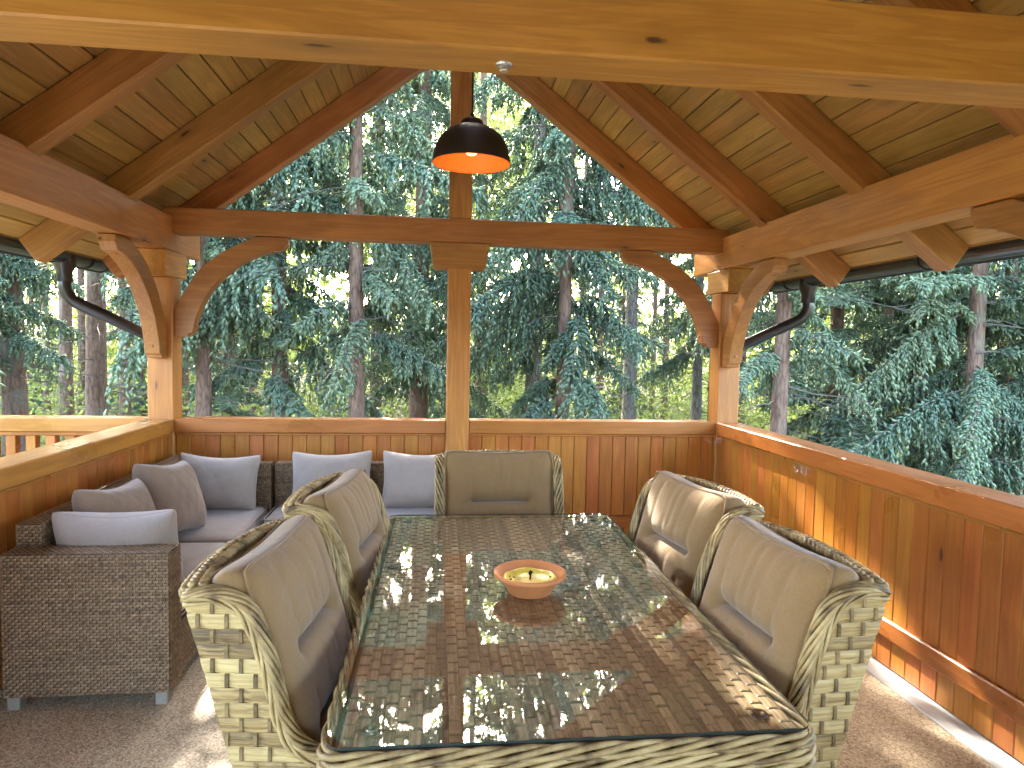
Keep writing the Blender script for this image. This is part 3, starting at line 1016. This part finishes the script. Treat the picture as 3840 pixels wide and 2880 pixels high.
def make_chair():
    C = empty('wicker_chair')
    I = Matrix.Identity(4)
    # dark core of the side wings
    zs = [.03]+[k*.04 for k in range(2, 14)]
    poly = [(back_f(z), z) for z in np.linspace(.02, .945, 14)]+[(f-.012, z-.012) for f, z in FC[3:]]+[(.63, .02)]
    rows = 27
    hh = (.955-.02)/rows
    tie_sp = .066
    for s in (-1, 1):
        Ms = Matrix.Rotation(math.pi/2, 4, 'Z') if False else Matrix(((0, 1, 0, s*(CW/2-.012)), (1, 0, 0, 0), (0, 0, 1, 0), (0, 0, 0, 1)))
        prism('side_panel', poly, .02, M_CORE, C, Ms)
    ties = MB()
    bands = []
    for i in range(rows):
        z = .02+(i+.5)*hh
        f0, f1 = back_f(z)-.004, front_f(min(z+hh*.3, .955))-.004
        if f1-f0 < .03:
            continue
        npt = max(4, int((f1-f0)/(tie_sp/3))+1)
        V, F = [], []
        ends = {zz: (back_f(z+zz*hh)-.003, front_f(min(z+zz*hh, .948))-.006) for zz in (-.495, -.22, .22, .495)}
        for q in np.linspace(0, 1, npt):
            f = f0+q*(f1-f0)
            d = .0045*abs(math.sin(math.pi*(f/tie_sp+.5*(i % 2))))**.5
            for zz, dd in ((-.495, 0), (-.22, .002), (.22, .002), (.495, 0)):
                a0, a1 = ends[zz]
                V.append((a0+q*(a1-a0), d+dd, zz*hh))
        for a in range(npt-1):
            for k in range(3):
                F.append((a*4+k, a*4+k+1, a*4+k+5, a*4+k+4))
        bands.append((z, mesh('band', V, F, True)))
        k = math.ceil(f0/tie_sp-.5)
        while True:
            ft = (k-.5*(i % 2)*1.0)*tie_sp
            k += 1
            if ft > f1-.008:
                break
            if ft < f0+.008:
                continue
            for s in (-1, 1):
                xo = s*(CW/2+.0015)
                xi = s*(CW/2+.0088)
                t = RNG.uniform(-.2, .25)
                Vt = [(xo, ft-.0048, z-hh*.56), (xo, ft+.0048, z-hh*.56), (xo, ft+.0048, z+hh*.56), (xo, ft-.0048, z+hh*.56),
                      (xi, ft-.004, z-hh*.36), (xi, ft+.004, z-hh*.36), (xi, ft+.004, z+hh*.36), (xi, ft-.004, z+hh*.36)]
                ties.add(Vt, [(4, 5, 6, 7), (0, 1, 5, 4), (1, 2, 6, 5), (2, 3, 7, 6), (3, 0, 4, 7)], t)
    for s in (-1, 1):
        Ms = Matrix(((0, s*1., 0, s*CW/2), (1, 0, 0, 0), (0, 0, 1, 0), (0, 0, 0, 1)))
        for z, me in bands:
            link('wicker_band', me, M_BAND, C, Ms @ T(0, 0, z))
    o = link('cane_tie', ties.mesh('ties'), M_TIE, C, I)
    o['kind'] = 'stuff'
    # braided edge of each wing and arm
    for s in (-1, 1):
        P = np.array([(f, z) for f, z in catmull(FRONT+[(.648, .3), (.636, .03)], 5)])
        seg = np.linalg.norm(np.diff(P, axis=0), axis=1)
        cum = np.concatenate([[0], np.cumsum(seg)])
        sv = np.arange(0, cum[-1], .014)
        f, z = np.interp(sv, cum, P[:, 0]), np.interp(sv, cum, P[:, 1])
        tf, tz = np.gradient(f), np.gradient(z)
        ln = np.hypot(tf, tz)
        nf, nz = -tz/ln, tf/ln
        mb = MB()
        nst = 8
        for j in range(nst):
            th = 2*math.pi*(sv/.34+j/nst)
            a = .021*np.cos(th)
            b = .0085*np.sin(th*1.)+.002
            mb.tube(np.stack([s*(CW/2-.012+a), f+nf*b, z+nz*b], 1), .0056, 5, False, RNG.uniform(-.2, .22))
        for j in range(3):                     # inner run of cane on the outside face
            th = 2*math.pi*(sv/.22+j/3)
            a = .012+.007*np.sin(th)
            mb.tube(np.stack([s*(CW/2+.006+.004*np.cos(th)), f-nf*a*1.0, z-nz*a*1.0], 1), .0048, 5, False, RNG.uniform(-.15, .25))
        link('braided_edge', mb.mesh('braid', True), M_ROPE, C, I)
    # twisted ropes across the top of the back
    mb = MB()
    for q, (df, dz) in enumerate(((-.004, -.022), (-.008, .0), (.012, .012), (.034, .012))):
        xs_ = np.arange(-CW/2+.02, CW/2-.018, .0075)
        arch = .012*(1-(xs_/(CW/2))**2)
        bow = -.035*(1-(xs_/(CW/2))**2)
        for j in range(2):
            th = 2*math.pi*(xs_/.042+j/2)*(1 if q % 2 else -1)
            mb.tube(np.stack([xs_, df+bow+.0072*np.cos(th), .955+dz+arch+.0072*np.sin(th)], 1), .0088, 6, False, RNG.uniform(-.2, .2))
    link('top_rope', mb.mesh('top_rope', True), M_ROPE, C, I)
    # woven back panel (leaning), bowed
    mb = MB()
    nb_, nc_ = 26, 9
    for i in range(nb_):
        z0, z1 = .06+i*.034, .06+i*.034+.032
        for k in range(nc_):
            xa, xb = -CW/2+.03+k*(CW-.06)/nc_, -CW/2+.03+(k+1)*(CW-.06)/nc_
            up = .006 if (i+k) % 2 else 0
            def P3(x, z, e):
                return (x, back_f(z)+.008-.035*(1-(x/(CW/2))**2)*(z/.95)**2+e, z)
            V = [P3(xa, z0, up), P3((xa+xb)/2, z0, up+.004), P3(xb, z0, up), P3(xa, z1, up), P3((xa+xb)/2, z1, up+.004), P3(xb, z1, up)]
            mb.add(V, [(0, 1, 4, 3), (1, 2, 5, 4)], RNG.uniform(-.25, .05))
    o = link('back_weave', mb.mesh('back_weave', True), M_BAND, C, I)
    o['kind'] = 'stuff'
    # seat base and front
    sb = link('seat_base', box_mesh(CW-.06, .42, .3, .01), M_DARK, C, T(0, .425, .17))
    for z, me in band_rows(CW-.04, .30, 8, .075, .03):
        link('front_band', me, M_BAND, sb, T(0, .646, z) @ Matrix.Rotation(math.pi, 4, 'Z'))
    for sx in (-1, 1):
        for y in (.24, .62):
            link('foot', box_mesh(.04, .04, .03, .004), M_DARK, C, T(sx*(CW/2-.04), y, .013))
    # back cushion: buttoned seam and pleats
    W_, H_, T_ = .575, .645, .15
    seams = [(-.14, .05, .14, .05, .055, .03), (-.14, -.155, .14, -.155, .055, .03)]
    for (xa, xb, za, zb) in ((-.135, -.15, .055, .26), (.135, .155, .055, .26), (-.04, -.05, .075, .30), (.05, .062, .075, .30), (.0, .0, .12, .27), (-.05, -.055, -.13, .0), (.055, .05, -.13, .01), (-.14, -.15, -.145, -.06), (.14, .15, -.145, -.06)):
        seams.append((xa, za, xb, zb, (.007 if abs(xa) > .1 else .005), .015))
    me = pillow_grid(W_, H_, T_, 80, 84, .03, seams, 9, .25, .0012, 3, .012, tuple(v0+d_ for v0 in (.05/(H_/2), -.155/(H_/2)) for d_ in (-.03, -.014, -.005, .0, .005, .014, .03)))
    lean = math.atan(.288)
    Mc = T(0, back_f(.70)+.085, .705) @ Matrix.Rotation(lean, 4, 'X') @ Matrix.Rotation(math.pi, 4, 'Z')
    bc = link('back_cushion', me, M_CUSH, C, Mc)
    pp = MB()
    for y in (-.052, .052):
        pp.tube(rim_path(W_*.965, H_*.965, .03, y*.9, 14, .012), .0048, 6, True)
    link('piping', pp.mesh('piping', True), M_CUSH, bc, Mc)
    me = pillow_grid(.53, .50, .11, 30, 30, .03, (), 8, .15, .001, 5)
    link('seat_cushion', me, M_CUSH, C, T(0, .44, .385) @ Matrix.Rotation(math.pi/2, 4, 'X'))
    return C

chair = make_chair()
CH = [((-.52, 1.905), -97.0, 'wicker dining chair on the sofa side, near the table end away from the wall'),
      ((-.448, 2.70), -99.0, 'wicker dining chair on the sofa side, second along, nearer the centre post'),
      ((1.105, 1.835), 93.0, 'wicker dining chair beside the plain parapet, near the table end away from the wall'),
      ((1.15, 2.63), 99.5, 'wicker dining chair beside the plain parapet, second along, with sunlit cushion top'),
      ((.338, 3.53), 180.5, 'wicker dining chair at the head of the table, in front of the centre post')]
for k, ((x, y), a, lab) in enumerate(CH):
    c = chair if k == 0 else copy_tree(chair)
    c.matrix_basis = T(x, y, 0) @ Matrix.Rotation(R(a), 4, 'Z')
    tag(c, lab, 'chair', 'wicker chairs round the dining table')

# ================================================================== SOFA
def weave_sheet(mb, O, U, Vv, N, w, h, cw=.026, rh=.0125, amp=.0035):
    """flat woven sheet: rows of short humped strips alternately over and under the stakes"""
    O, U, Vv, N = map(np.array, (O, U, Vv, N))
    rows, cols = max(1, round(h/rh)), max(1, round(w/cw))
    rh, cw = h/rows, w/cols
    for i in range(rows):
        t = RNG.uniform(-.1, .1)
        sh = .5*(i % 2)
        for k in range(-1, cols+1):
            a, b = (k+sh)*cw, (k+sh+1)*cw
            a, b = max(0, a+.0012), min(w, b-.0012)
            if b-a < .004:
                continue
            pts = []
            for zz, dz in ((.06, 0.), (.5, .0022), (.94, 0.)):
                for q, e in ((0, 0.), (.3, amp), (.7, amp), (1, 0.)):
                    pts.append(O+U*(a+(b-a)*q)+Vv*((i+zz)*rh)+N*(e+dz))
            F = [(r*4+c, r*4+c+1, r*4+c+5, r*4+c+4) for r in range(2) for c in range(3)]
            mb.add(pts, F, t+RNG.uniform(-.08, .08))

def woven_box(name, parent, x0, x1, y0, y1, z0, z1, faces):
    ob = link(name, MB().box(x0+.003, x1-.003, y0+.003, y1-.003, z0, z1-.003).mesh(name), M_DARK, parent)
    mb = MB()
    if 'n' in faces:
        weave_sheet(mb, (x0, y0, z0), (1, 0, 0), (0, 0, 1), (0, -1, 0), x1-x0, z1-z0)
    if 'e' in faces:
        weave_sheet(mb, (x1, y0, z0), (0, 1, 0), (0, 0, 1), (1, 0, 0), y1-y0, z1-z0)
    if 't' in faces:
        weave_sheet(mb, (x0, y0, z1), (1, 0, 0), (0, 1, 0), (0, 0, 1), x1-x0, y1-y0)
    if 'f' in faces:
        weave_sheet(mb, (x1, y1, z0), (-1, 0, 0), (0, 0, 1), (0, 1, 0), x1-x0, z1-z0)
    if 'w' in faces:
        weave_sheet(mb, (x0, y1, z0), (0, -1, 0), (0, 0, 1), (-1, 0, 0), y1-y0, z1-z0)
    if mb.V:
        o = link('cane_weave', mb.mesh('cane_weave', True), M_SOFA, ob)
        o['kind'] = 'stuff'
    return ob

def seat_cushion(parent, x0, x1, y0, y1, z0, z1, seed):
    W_, H_ = x1-x0, y1-y0
    me = pillow_grid(W_, H_, z1-z0, 36, 44, .012, (), 14, .06, .0012, seed)
    Mx = T((x0+x1)/2, (y0+y1)/2, (z0+z1)/2) @ Matrix.Rotation(math.pi/2, 4, 'X')
    o = link('seat_cushion', me, M_GREY, parent, Mx)
    pp = MB()
    for y in (-.4, .4):
        pp.tube(rim_path(W_*.99, H_*.99, .012, y*(z1-z0), 12), .004, 6, True)
    link('piping', pp.mesh('piping', True), M_GREY, o, Mx)
    return o

SA = empty('corner_sofa', T(-1.4, 3.9, 0))
tag(SA, 'brown woven corner sofa with one broad arm and grey seat cushions', 'sofa')
woven_box('arm', SA, -1.73, -1.08, 2.92, 3.05, .062, .655, 'netf')
woven_box('backrest', SA, -1.745, -1.64, 3.055, 4.885, .062, .745, 'ent')
woven_box('end_backrest', SA, -1.635, -1.092, 4.78, 4.885, .062, .70, 'ne t')
woven_box('seat_base', SA, -1.635, -1.10, 3.055, 4.775, .062, .295, 'e')
seat_cushion(SA, -1.635, -1.095, 3.06, 3.93, .298, .425, 1)
seat_cushion(SA, -1.635, -1.095, 3.935, 4.775, .298, .425, 2)
for x, y in ((-1.70, 2.96), (-1.12, 2.96), (-1.70, 4.84), (-1.12, 4.84)):
    link('foot', box_mesh(.05, .05, .06, .003), M_FOOT, SA, T(x, y, .031))
SB = empty('straight_sofa', T(-.4, 4.6, 0))
tag(SB, 'brown woven sofa section along the plank wall with pale seat cushions', 'sofa')
woven_box('backrest', SB, -1.066, .30, 4.78, 4.885, .062, .70, 'nwt')
woven_box('seat_base', SB, -1.066, .18, 4.385, 4.775, .062, .295, 'nw')
woven_box('arm', SB, .185, .30, 4.37, 4.775, .062, .60, 'nwet')
seat_cushion(SB, -1.062, -.445, 4.375, 4.775, .298, .425, 3)
seat_cushion(SB, -.44, .18, 4.375, 4.775, .298, .425, 4)
for x in (-1.02, .25):
    for y in (4.42, 4.84):
        link('foot', box_mesh(.05, .05, .06, .003), M_FOOT, SB, T(x, y, .031))

def throw_pillow(loc, W_, H_, T_, yaw, tilt, roll, mt, seed, label, pinch=.085):
    """stands on its lower edge, face towards local -Y"""
    Mx = T(*loc) @ Matrix.Rotation(R(yaw), 4, 'Z') @ Matrix.Rotation(R(tilt), 4, 'X') @ Matrix.Rotation(R(roll), 4, 'Y')
    root = empty('throw_pillow', Mx)
    rg = np.random.default_rng(seed)
    seams = []
    for k in range(7):
        a = rg.uniform(0, 6.28)
        cx_, cz_ = W_*.36*math.cos(a), H_*.36*math.sin(a)
        seams.append((cx_, cz_, cx_+rg.uniform(-.06, .06), cz_+rg.uniform(-.06, .06), rg.uniform(.003, .007), .016))
    me = pillow_grid(W_, H_, T_*1.15, 44, 40, pinch, seams, 4.2, .3, .0035, seed, .022)
    link('cover', me, mt, root, Mx)
    pp = MB().tube(rim_path(W_*.985, H_*.985, pinch, 0, 14, .022), .0045, 6, True)
    link('piping', pp.mesh('piping', True), mt, root, Mx)
    return tag(root, label, 'pillow')

throw_pillow((-1.41, 4.665, .60), .54, .39, .16, 0, -14, 2, M_GREY, 21, 'grey pillow against the short end back of the corner sofa')
throw_pillow((-.67, 4.665, .61), .55, .41, .16, 0, -14, -1, M_GREY, 22, 'grey pillow on the straight sofa nearest the gap between sofas')
throw_pillow((-.07, 4.665, .61), .55, .41, .16, 0, -14, 1, M_GREY, 23, 'grey pillow on the straight sofa behind the head chair')
throw_pillow((-1.50, 3.46, .635), .50, .44, .15, 83, -20, 5, M_TAUPE, 24, 'brown-grey pillow on the long sofa back, next to the arm pillow')
throw_pillow((-1.47, 4.02, .645), .52, .44, .15, 84, -21, 8, M_TAUPE, 25, 'brown-grey pillow on the long sofa back, close to the sofa corner')
throw_pillow((-1.375, 3.165, .60), .53, .40, .17, 0, 14, -1, M_GREY, 26, 'grey pillow leaning on the inside of the broad woven sofa arm')

# ================================================================== FOREST
def shoots_mesh(P, D, L, Wd):
    """spindle-shaped needle shoots as 6-triangle bipyramids"""
    n = len(P)
    D = D/(np.linalg.norm(D, axis=1)[:, None]+1e-9)
    ref = np.where(np.abs(D[:, 2:3]) < .8, np.array([[0, 0, 1.]]), np.array([[1., 0, 0]]))
    U = np.cross(D, ref)
    U /= np.linalg.norm(U, axis=1)[:, None]
    Wv = np.cross(D, U)
    V = np.zeros((n, 5, 3), np.float32)
    V[:, 0] = P
    V[:, 4] = P+D*L[:, None]
    for k in range(3):
        a = 2*math.pi*k/3
        V[:, 1+k] = P+D*(L*.42)[:, None]+(U*math.cos(a)+Wv*math.sin(a))*Wd[:, None]
    base = np.arange(n)[:, None, None]*5
    tri = np.array([[0, 1, 2], [0, 2, 3], [0, 3, 1], [4, 2, 1], [4, 3, 2], [4, 1, 3]])[None]
    return V.reshape(-1, 3), (base+tri).reshape(-1, 3)

def make_bough(rg, Lb, hang, dens, shoot_l, shoot_w, droop, curt=(.3, .95)):
    """returns shoot arrays and twig polylines, along +X; branchlets hang from it like curtains"""
    P, D, L, Wd, Tn, twigs = [], [], [], [], [], []
    rg_ph = rg.uniform(0, 6)
    def axis(t):
        up = .14*Lb*t-droop*Lb*t**1.7+.16*Lb*max(0, t-.72)
        return np.array([Lb*t, .07*Lb*math.sin(3*t+rg_ph), up])
    main = np.array([axis(t) for t in np.linspace(0, 1, 9)])
    twigs.append((main, .015*Lb/2.2, .004))
    n = int(Lb/.066*dens)
    dn_ = np.array([0, 0, -1.])
    for i in range(n):
        t = .14+.86*(i+rg.uniform(0, 1))/n
        for sd in (-1, 1):
            if rg.uniform() < .1:
                continue
            l = rg.uniform(*curt)*(1.05-.55*t)*min(1.15, Lb/1.9)*(.6+.4*min(1, t/.35))
            b = axis(min(t, 1))
            dirv = np.array([rg.uniform(.1, .7), sd*rg.uniform(.4, 1.), rg.uniform(-.1, .25)])
            dirv /= np.linalg.norm(dirv)
            hg = min(1.2, hang*rg.uniform(.7, 1.25))
            k1, k2 = 1-.62*min(1, hg), hg
            m_ = max(3, int(l/(.036/dens)))
            s = (np.arange(m_)+rg.uniform(0, 1, m_))/m_
            pos = b+dirv*(l*k1*(1.5*s-.5*s*s))[:, None]+dn_*(l*k2*(.25*s+.7*s*s))[:, None]
            tan = dirv*(k1*(1.5-s))[:, None]+dn_*(k2*(.25+1.4*s))[:, None]
            tan /= np.linalg.norm(tan, axis=1)[:, None]
            lat = np.cross(tan, rg.normal(0, 1, (m_, 3)))
            lat /= np.linalg.norm(lat, axis=1)[:, None]+1e-6
            dv = tan*.75+lat*rg.uniform(.25, .75, (m_, 1))+dn_*.45*min(1, hg)
            P.append(pos); D.append(dv)
            L.append(shoot_l*rg.uniform(.65, 1.25, m_)); Wd.append(shoot_w*rg.uniform(.8, 1.25, m_))
            tone = rg.uniform(-.14, .14)
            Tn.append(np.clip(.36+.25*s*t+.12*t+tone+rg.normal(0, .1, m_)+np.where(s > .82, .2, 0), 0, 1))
            if rg.uniform() < .5:
                q = np.array([0, .33, .66, 1.])
                twigs.append((b+dirv*(l*k1*(1.5*q-.5*q*q))[:, None]+dn_*(l*k2*(.25*q+.7*q*q))[:, None], .004, .0015))
    m_ = int(Lb/.03*dens)
    t = rg.uniform(.25, 1, m_)
    P.append(np.array([axis(q) for q in t])); dv = rg.normal(0, 1, (m_, 3)); dv[:, 0] = abs(dv[:, 0])+.4
    D.append(dv); L.append(shoot_l*rg.uniform(.7, 1.2, m_)); Wd.append(np.full(m_, shoot_w))
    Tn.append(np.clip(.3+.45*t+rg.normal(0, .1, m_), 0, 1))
    return [np.concatenate(a) for a in (P, D, L, Wd, Tn)]+[twigs]

rgf = np.random.default_rng(5)
BOUGHS = [make_bough(rgf, L_, h_, 1.0, .12, .02, d_) for L_, h_, d_ in ((1.9, 1.05, .62), (1.6, 1.0, .55), (2.2, 1.1, .7), (1.3, .95, .5), (1.7, .8, .45), (1.5, 1.1, .8))]
BOUGHS_L = [make_bough(rgf, L_, h_, 1.0, .12, .02, d_, (.25, .7)) for L_, h_, d_ in ((2.2, .45, .3), (1.8, .35, .25), (2.0, .6, .42), (1.5, .4, .3))]
BOUGHS_F = [make_bough(rgf, L_, h_, .40, .2, .032, d_) for L_, h_, d_ in ((2.0, 1.0, .55), (1.7, .8, .4), (2.1, 1.1, .6))]

def twig_geo(tw, r0, r1):
    return tube(tw, np.linspace(r0, r1, len(tw)), 3, False, False)

def make_crown(seed, z_lo, z_hi, H, step, lmax, hi_step, gap=.1, lib0=None):
    """crown and branch meshes: fine boughs z_lo..z_hi, coarse ones above to H"""
    rg = np.random.default_rng(seed)
    Ps, Ds, Ls, Ws, Ts = [], [], [], [], []
    br = MB()
    z = z_lo
    ang = rg.uniform(0, 6)
    while z < H-.6:
        fine = z < z_hi
        lib = (lib0 or BOUGHS) if fine else BOUGHS_F
        f = 1-max(0, (z-4.))/(H-4.)
        Lr = lmax*(.25+.75*f)*rg.uniform(.5, 1.12)*(1 if z > z_lo+1 else .8)
        b = lib[rg.integers(len(lib))]
        sc = Lr/2.2
        ang += 2.4+rg.uniform(-.5, .5)
        if rg.uniform() > gap:
            pitch = rg.uniform(-.22, .12)+.25*(1-f)
            Rm = np.array((Matrix.Rotation(ang, 3, 'Z') @ Matrix.Rotation(-pitch, 3, 'Y') @ Matrix.Rotation(rg.uniform(-.3, .3), 3, 'X')))
            o = np.array([0, 0, z])
            Ps.append((b[0]*sc) @ Rm.T+o); Ds.append(b[1] @ Rm.T)
            k = max(.8, sc**.5)
            Ls.append(b[2]*k); Ws.append(b[3]*k); Ts.append(np.clip(b[4]+rg.uniform(-.16, .16), 0, 1))
            for tw, r0, r1 in b[5][:1 if not fine else 26]:
                br.add(*twig_geo((tw*sc) @ Rm.T+o, r0, r1))
        z += step*rg.uniform(.6, 1.4) if fine else hi_step*rg.uniform(.6, 1.4)
    V, Tt = shoots_mesh(np.concatenate(Ps), np.concatenate(Ds), np.concatenate(Ls), np.concatenate(Ws))
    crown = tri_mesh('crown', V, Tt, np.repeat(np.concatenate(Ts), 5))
    # dead twigs on the bare trunk
    for k in range(46):
        zz = rg.uniform(.3, min(7.5, H*.5))
        a = rg.uniform(0, 6.28)
        l = rg.uniform(.4, 1.7)
        n_ = 5
        t = np.linspace(0, 1, n_)
        d = rg.uniform(-.35, .1)
        pts = np.stack([np.cos(a+.15*t)*(l*t+.1), np.sin(a+.15*t)*(l*t+.1), zz+l*(d*t-.12*t*t)+rg.normal(0, .02, n_)], 1)
        br.add(*twig_geo(pts, rg.uniform(.006, .014), .002))
        for q in range(rg.integers(1, 4)):
            i0 = rg.integers(1, n_-1)
            e = pts[i0]+np.array([math.cos(a+rg.uniform(-1.2, 1.2)), math.sin(a+rg.uniform(-1.2, 1.2)), rg.uniform(-.5, .1)])*l*.35
            br.add(*twig_geo(np.stack([pts[i0], (pts[i0]+e)/2+rg.normal(0, .02, 3), e]), .005, .0015))
    return crown, br.mesh('branches')

CROWNS = {
    'weeping': [make_crown(1, 1.1, 8.0, 17, .108, 2.2, .36), make_crown(2, 1.7, 8.0, 18, .112, 2.1, .36)],
    'low': [make_crown(3, -.7, 6.4, 13, .125, 2.3, .3, .06, BOUGHS_L), make_crown(4, .0, 6.8, 14, .13, 2.2, .3, .06, BOUGHS_L+BOUGHS[:3])],
    'high': [make_crown(5, 4.2, 8.0, 19, .2, 1.8, .4)],
}

def trunk_mesh(seed, d, H):
    rg = np.random.default_rng(seed)
    n, m_ = 12, 22
    V, F = [], []
    ph = rg.uniform(0, 6, 4)
    for j in range(m_+1):
        t = j/m_
        z = -1.6+(H+1.6)*t
        r = d/2*(1-.88*t)*(1+.5*math.exp(-(z+1.4)*1.5))
        ox, oy = .05*math.sin(3*t+ph[0]), .05*math.sin(2.5*t+ph[1])
        for k in range(n):
            a = 2*math.pi*k/n
            rr = r*(1+.05*math.sin(3*a+ph[2]+z*.4)+.03*math.sin(5*a+ph[3]-z))
            V.append((ox+rr*math.cos(a), oy+rr*math.sin(a), z))
    for j in range(m_):
        for k in range(n):
            k2 = (k+1) % n
            F.append((j*n+k, j*n+k2, (j+1)*n+k2, (j+1)*n+k))
    return mesh('trunk', V, F, True)

LABELS = {
    'weeping': 'spruce with drooping blue-green boughs',
    'low': 'bushy spruce with dense low boughs',
    'high': 'spruce with bare straight trunk, crown high',
    'bare': 'slender leafless conifer trunk with dead twigs',
}
tree_n = 0
def spruce(x, y, dia, kind, grey=False, H=17., rot=None, sc=1., twigs=True):
    global tree_n
    tree_n += 1
    gz = ground_z(x, y)
    root = empty('spruce_tree', T(x, y, gz))
    rg = np.random.default_rng(100+tree_n)
    tk = link('trunk', trunk_mesh(tree_n, dia, H), M_BARK_GR if grey else M_BARK_BR, root, T(x, y, gz+1.15))
    rot = rg.uniform(0, 6.28) if rot is None else rot
    Mx = T(x, y, gz+1.15) @ Matrix.Rotation(rot, 4, 'Z') @ Matrix.Scale(sc, 4)
    if kind == 'bare':
        link('branches', CROWNS['high'][0][1], M_TWIG, root, Mx)['kind'] = 'stuff'
    else:
        cr, br = CROWNS[kind][tree_n % len(CROWNS[kind])]
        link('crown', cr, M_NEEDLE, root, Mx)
        link('branches', br, M_TWIG, root, Mx)['kind'] = 'stuff'
    zone = 'outside the balustrade' if x < -1.9 else 'behind the sofas' if x < .1 else 'behind the bare plank wall' if x < 2.3 else 'beyond the cobwebbed side parapet'
    lab = LABELS[kind] if sc > .9 else 'young low spruce standing back among taller trunks'
    lab += (', close ' if y < 11.6 else ', deeper in ')+zone
    if grey:
        lab = lab.replace('spruce with', 'grey-barked spruce with').replace('slender', 'slender grey')
    tag(root, lab, 'tree', ('grey ' if grey else '')+(kind if sc > .9 else 'young')+' conifers in the wood')
    return root

def at_px(u, d):
    """ground position for a photo column u (full-size pixels) at distance d along the view"""
    v = cam_dir((u-1920)/2548.15, (1500-1440)/2548.15, 1)
    return v.x/v.y*d, d

TREES = [  # photo column, distance, trunk diameter, kind, grey bark
    (60, 11.0, .36, 'weeping', False), (165, 19.0, .20, 'bare', False), (238, 16.0, .31, 'high', False), (311, 20.0, .23, 'bare', False),
    (379, 12.8, .38, 'high', False), (470, 18.0, .27, 'high', False),
    (876, 16.0, .25, 'high', False), (1040, 9.8, .24, 'weeping', False), (1414, 14.5, .28, 'high', False), (1573, 12.6, .38, 'weeping', False),
    (1464, 22.0, .12, 'bare', False), (1793, 15.0, .26, 'bare', False), (2005, 12.2, .34, 'weeping', True), (2084, 19.0, .27, 'bare', False),
    (2251, 18.0, .22, 'high', False), (2366, 13.0, .30, 'high', True), (2451, 21.0, .19, 'bare', False), (2487, 19.0, .21, 'bare', False),
    (2608, 13.5, .23, 'weeping', True), (2775, 17.0, .2, 'high', False), (2930, 8.8, .24, 'weeping', False), (3130, 11.0, .26, 'low', False), (3439, 10.0, .22, 'low', False),
    (3492, 15.0, .26, 'weeping', True), (3640, 8.6, .24, 'low', False), (3770, 12.0, .34, 'weeping', False), (3960, 9.0, .3, 'low', False), (4250, 9.0, .3, 'low', False),
    (-260, 10.0, .30, 'weeping', False), (-520, 9.0, .3, 'low', False), (950, 19.5, .24, 'high', False), (640, 15.0, .26, 'high', False),
    (540, 20., .16, 'low', False), (1660, 18., .14, 'low', False), (2330, 20., .16, 'low', False), (120, 21., .16, 'low', False), (3230, 19., .16, 'low', False), (3800, 17., .16, 'low', False),
    (1340, 9.2, .24, 'weeping', False), (2120, 9.6, .22, 'weeping', False), (770, 9.4, .22, 'weeping', False),
    (850, 15., .15, 'low', False),
    (3330, 14.0, .24, 'weeping', False), (2700, 20., .25, 'high', False), (700, 21., .25, 'high', False), (1680, 22., .2, 'bare', False), (2180, 18., .2, 'bare', False),
]
for u, d, dia, kind, grey in TREES:
    x, y = at_px(u, d)
    spruce(x, y, dia, kind, grey, sc=.55 if dia < .17 and kind == 'low' else 1., H=8. if dia < .17 and kind == 'low' else 17.)

# sunlit broad-leaved undergrowth on the bank behind the wood (uncountable leaves)
rgu = np.random.default_rng(9)
NL = 230000
cl = 1050
ccx = rgu.uniform(-26, 32, cl); ccy = rgu.uniform(22, 38, cl)
hgt = rgu.uniform(0, 1, cl)**1.1*15
near_ = rgu.uniform(0, 1, cl) < .38
ccy = np.where(near_, rgu.uniform(14.5, 22, cl), ccy); hgt = np.where(near_, rgu.uniform(.1, 2.2, cl), hgt)
ccz = np.array([ground_z(a, b) for a, b in zip(ccx, ccy)])+hgt
ci = rgu.integers(0, cl, NL)
sp = rgu.normal(0, 1, (NL, 3))*np.array([1.0, 1.0, .55])
P = np.stack([ccx[ci], ccy[ci], ccz[ci]], 1)+sp
n3 = rgu.normal(0, 1, (NL, 3)); n3[:, 2] += .8
n3 /= np.linalg.norm(n3, axis=1)[:, None]
u3 = np.cross(n3, rgu.normal(0, 1, (NL, 3))); u3 /= np.linalg.norm(u3, axis=1)[:, None]
v3 = np.cross(n3, u3)
sz = (rgu.uniform(.05, .12, NL)*np.where(near_[ci], .65, 1.75))[:, None]
V = np.stack([P-u3*sz, P+v3*sz*.6, P+u3*sz, P-v3*sz*.6], 1).reshape(-1, 3)
b4 = np.arange(NL)[:, None, None]*4
Tt = (b4+np.array([[0, 1, 2], [0, 2, 3]])[None]).reshape(-1, 3)
tint = np.repeat(np.clip(rgu.uniform(0, .8, cl)[ci]+rgu.normal(0, .12, NL), 0, 1), 4)
o = link('undergrowth', tri_mesh('undergrowth', V, Tt, tint), M_BROAD)
tag(o, 'sunlit yellow-green leafy undergrowth behind the spruces', 'undergrowth', kind='stuff')
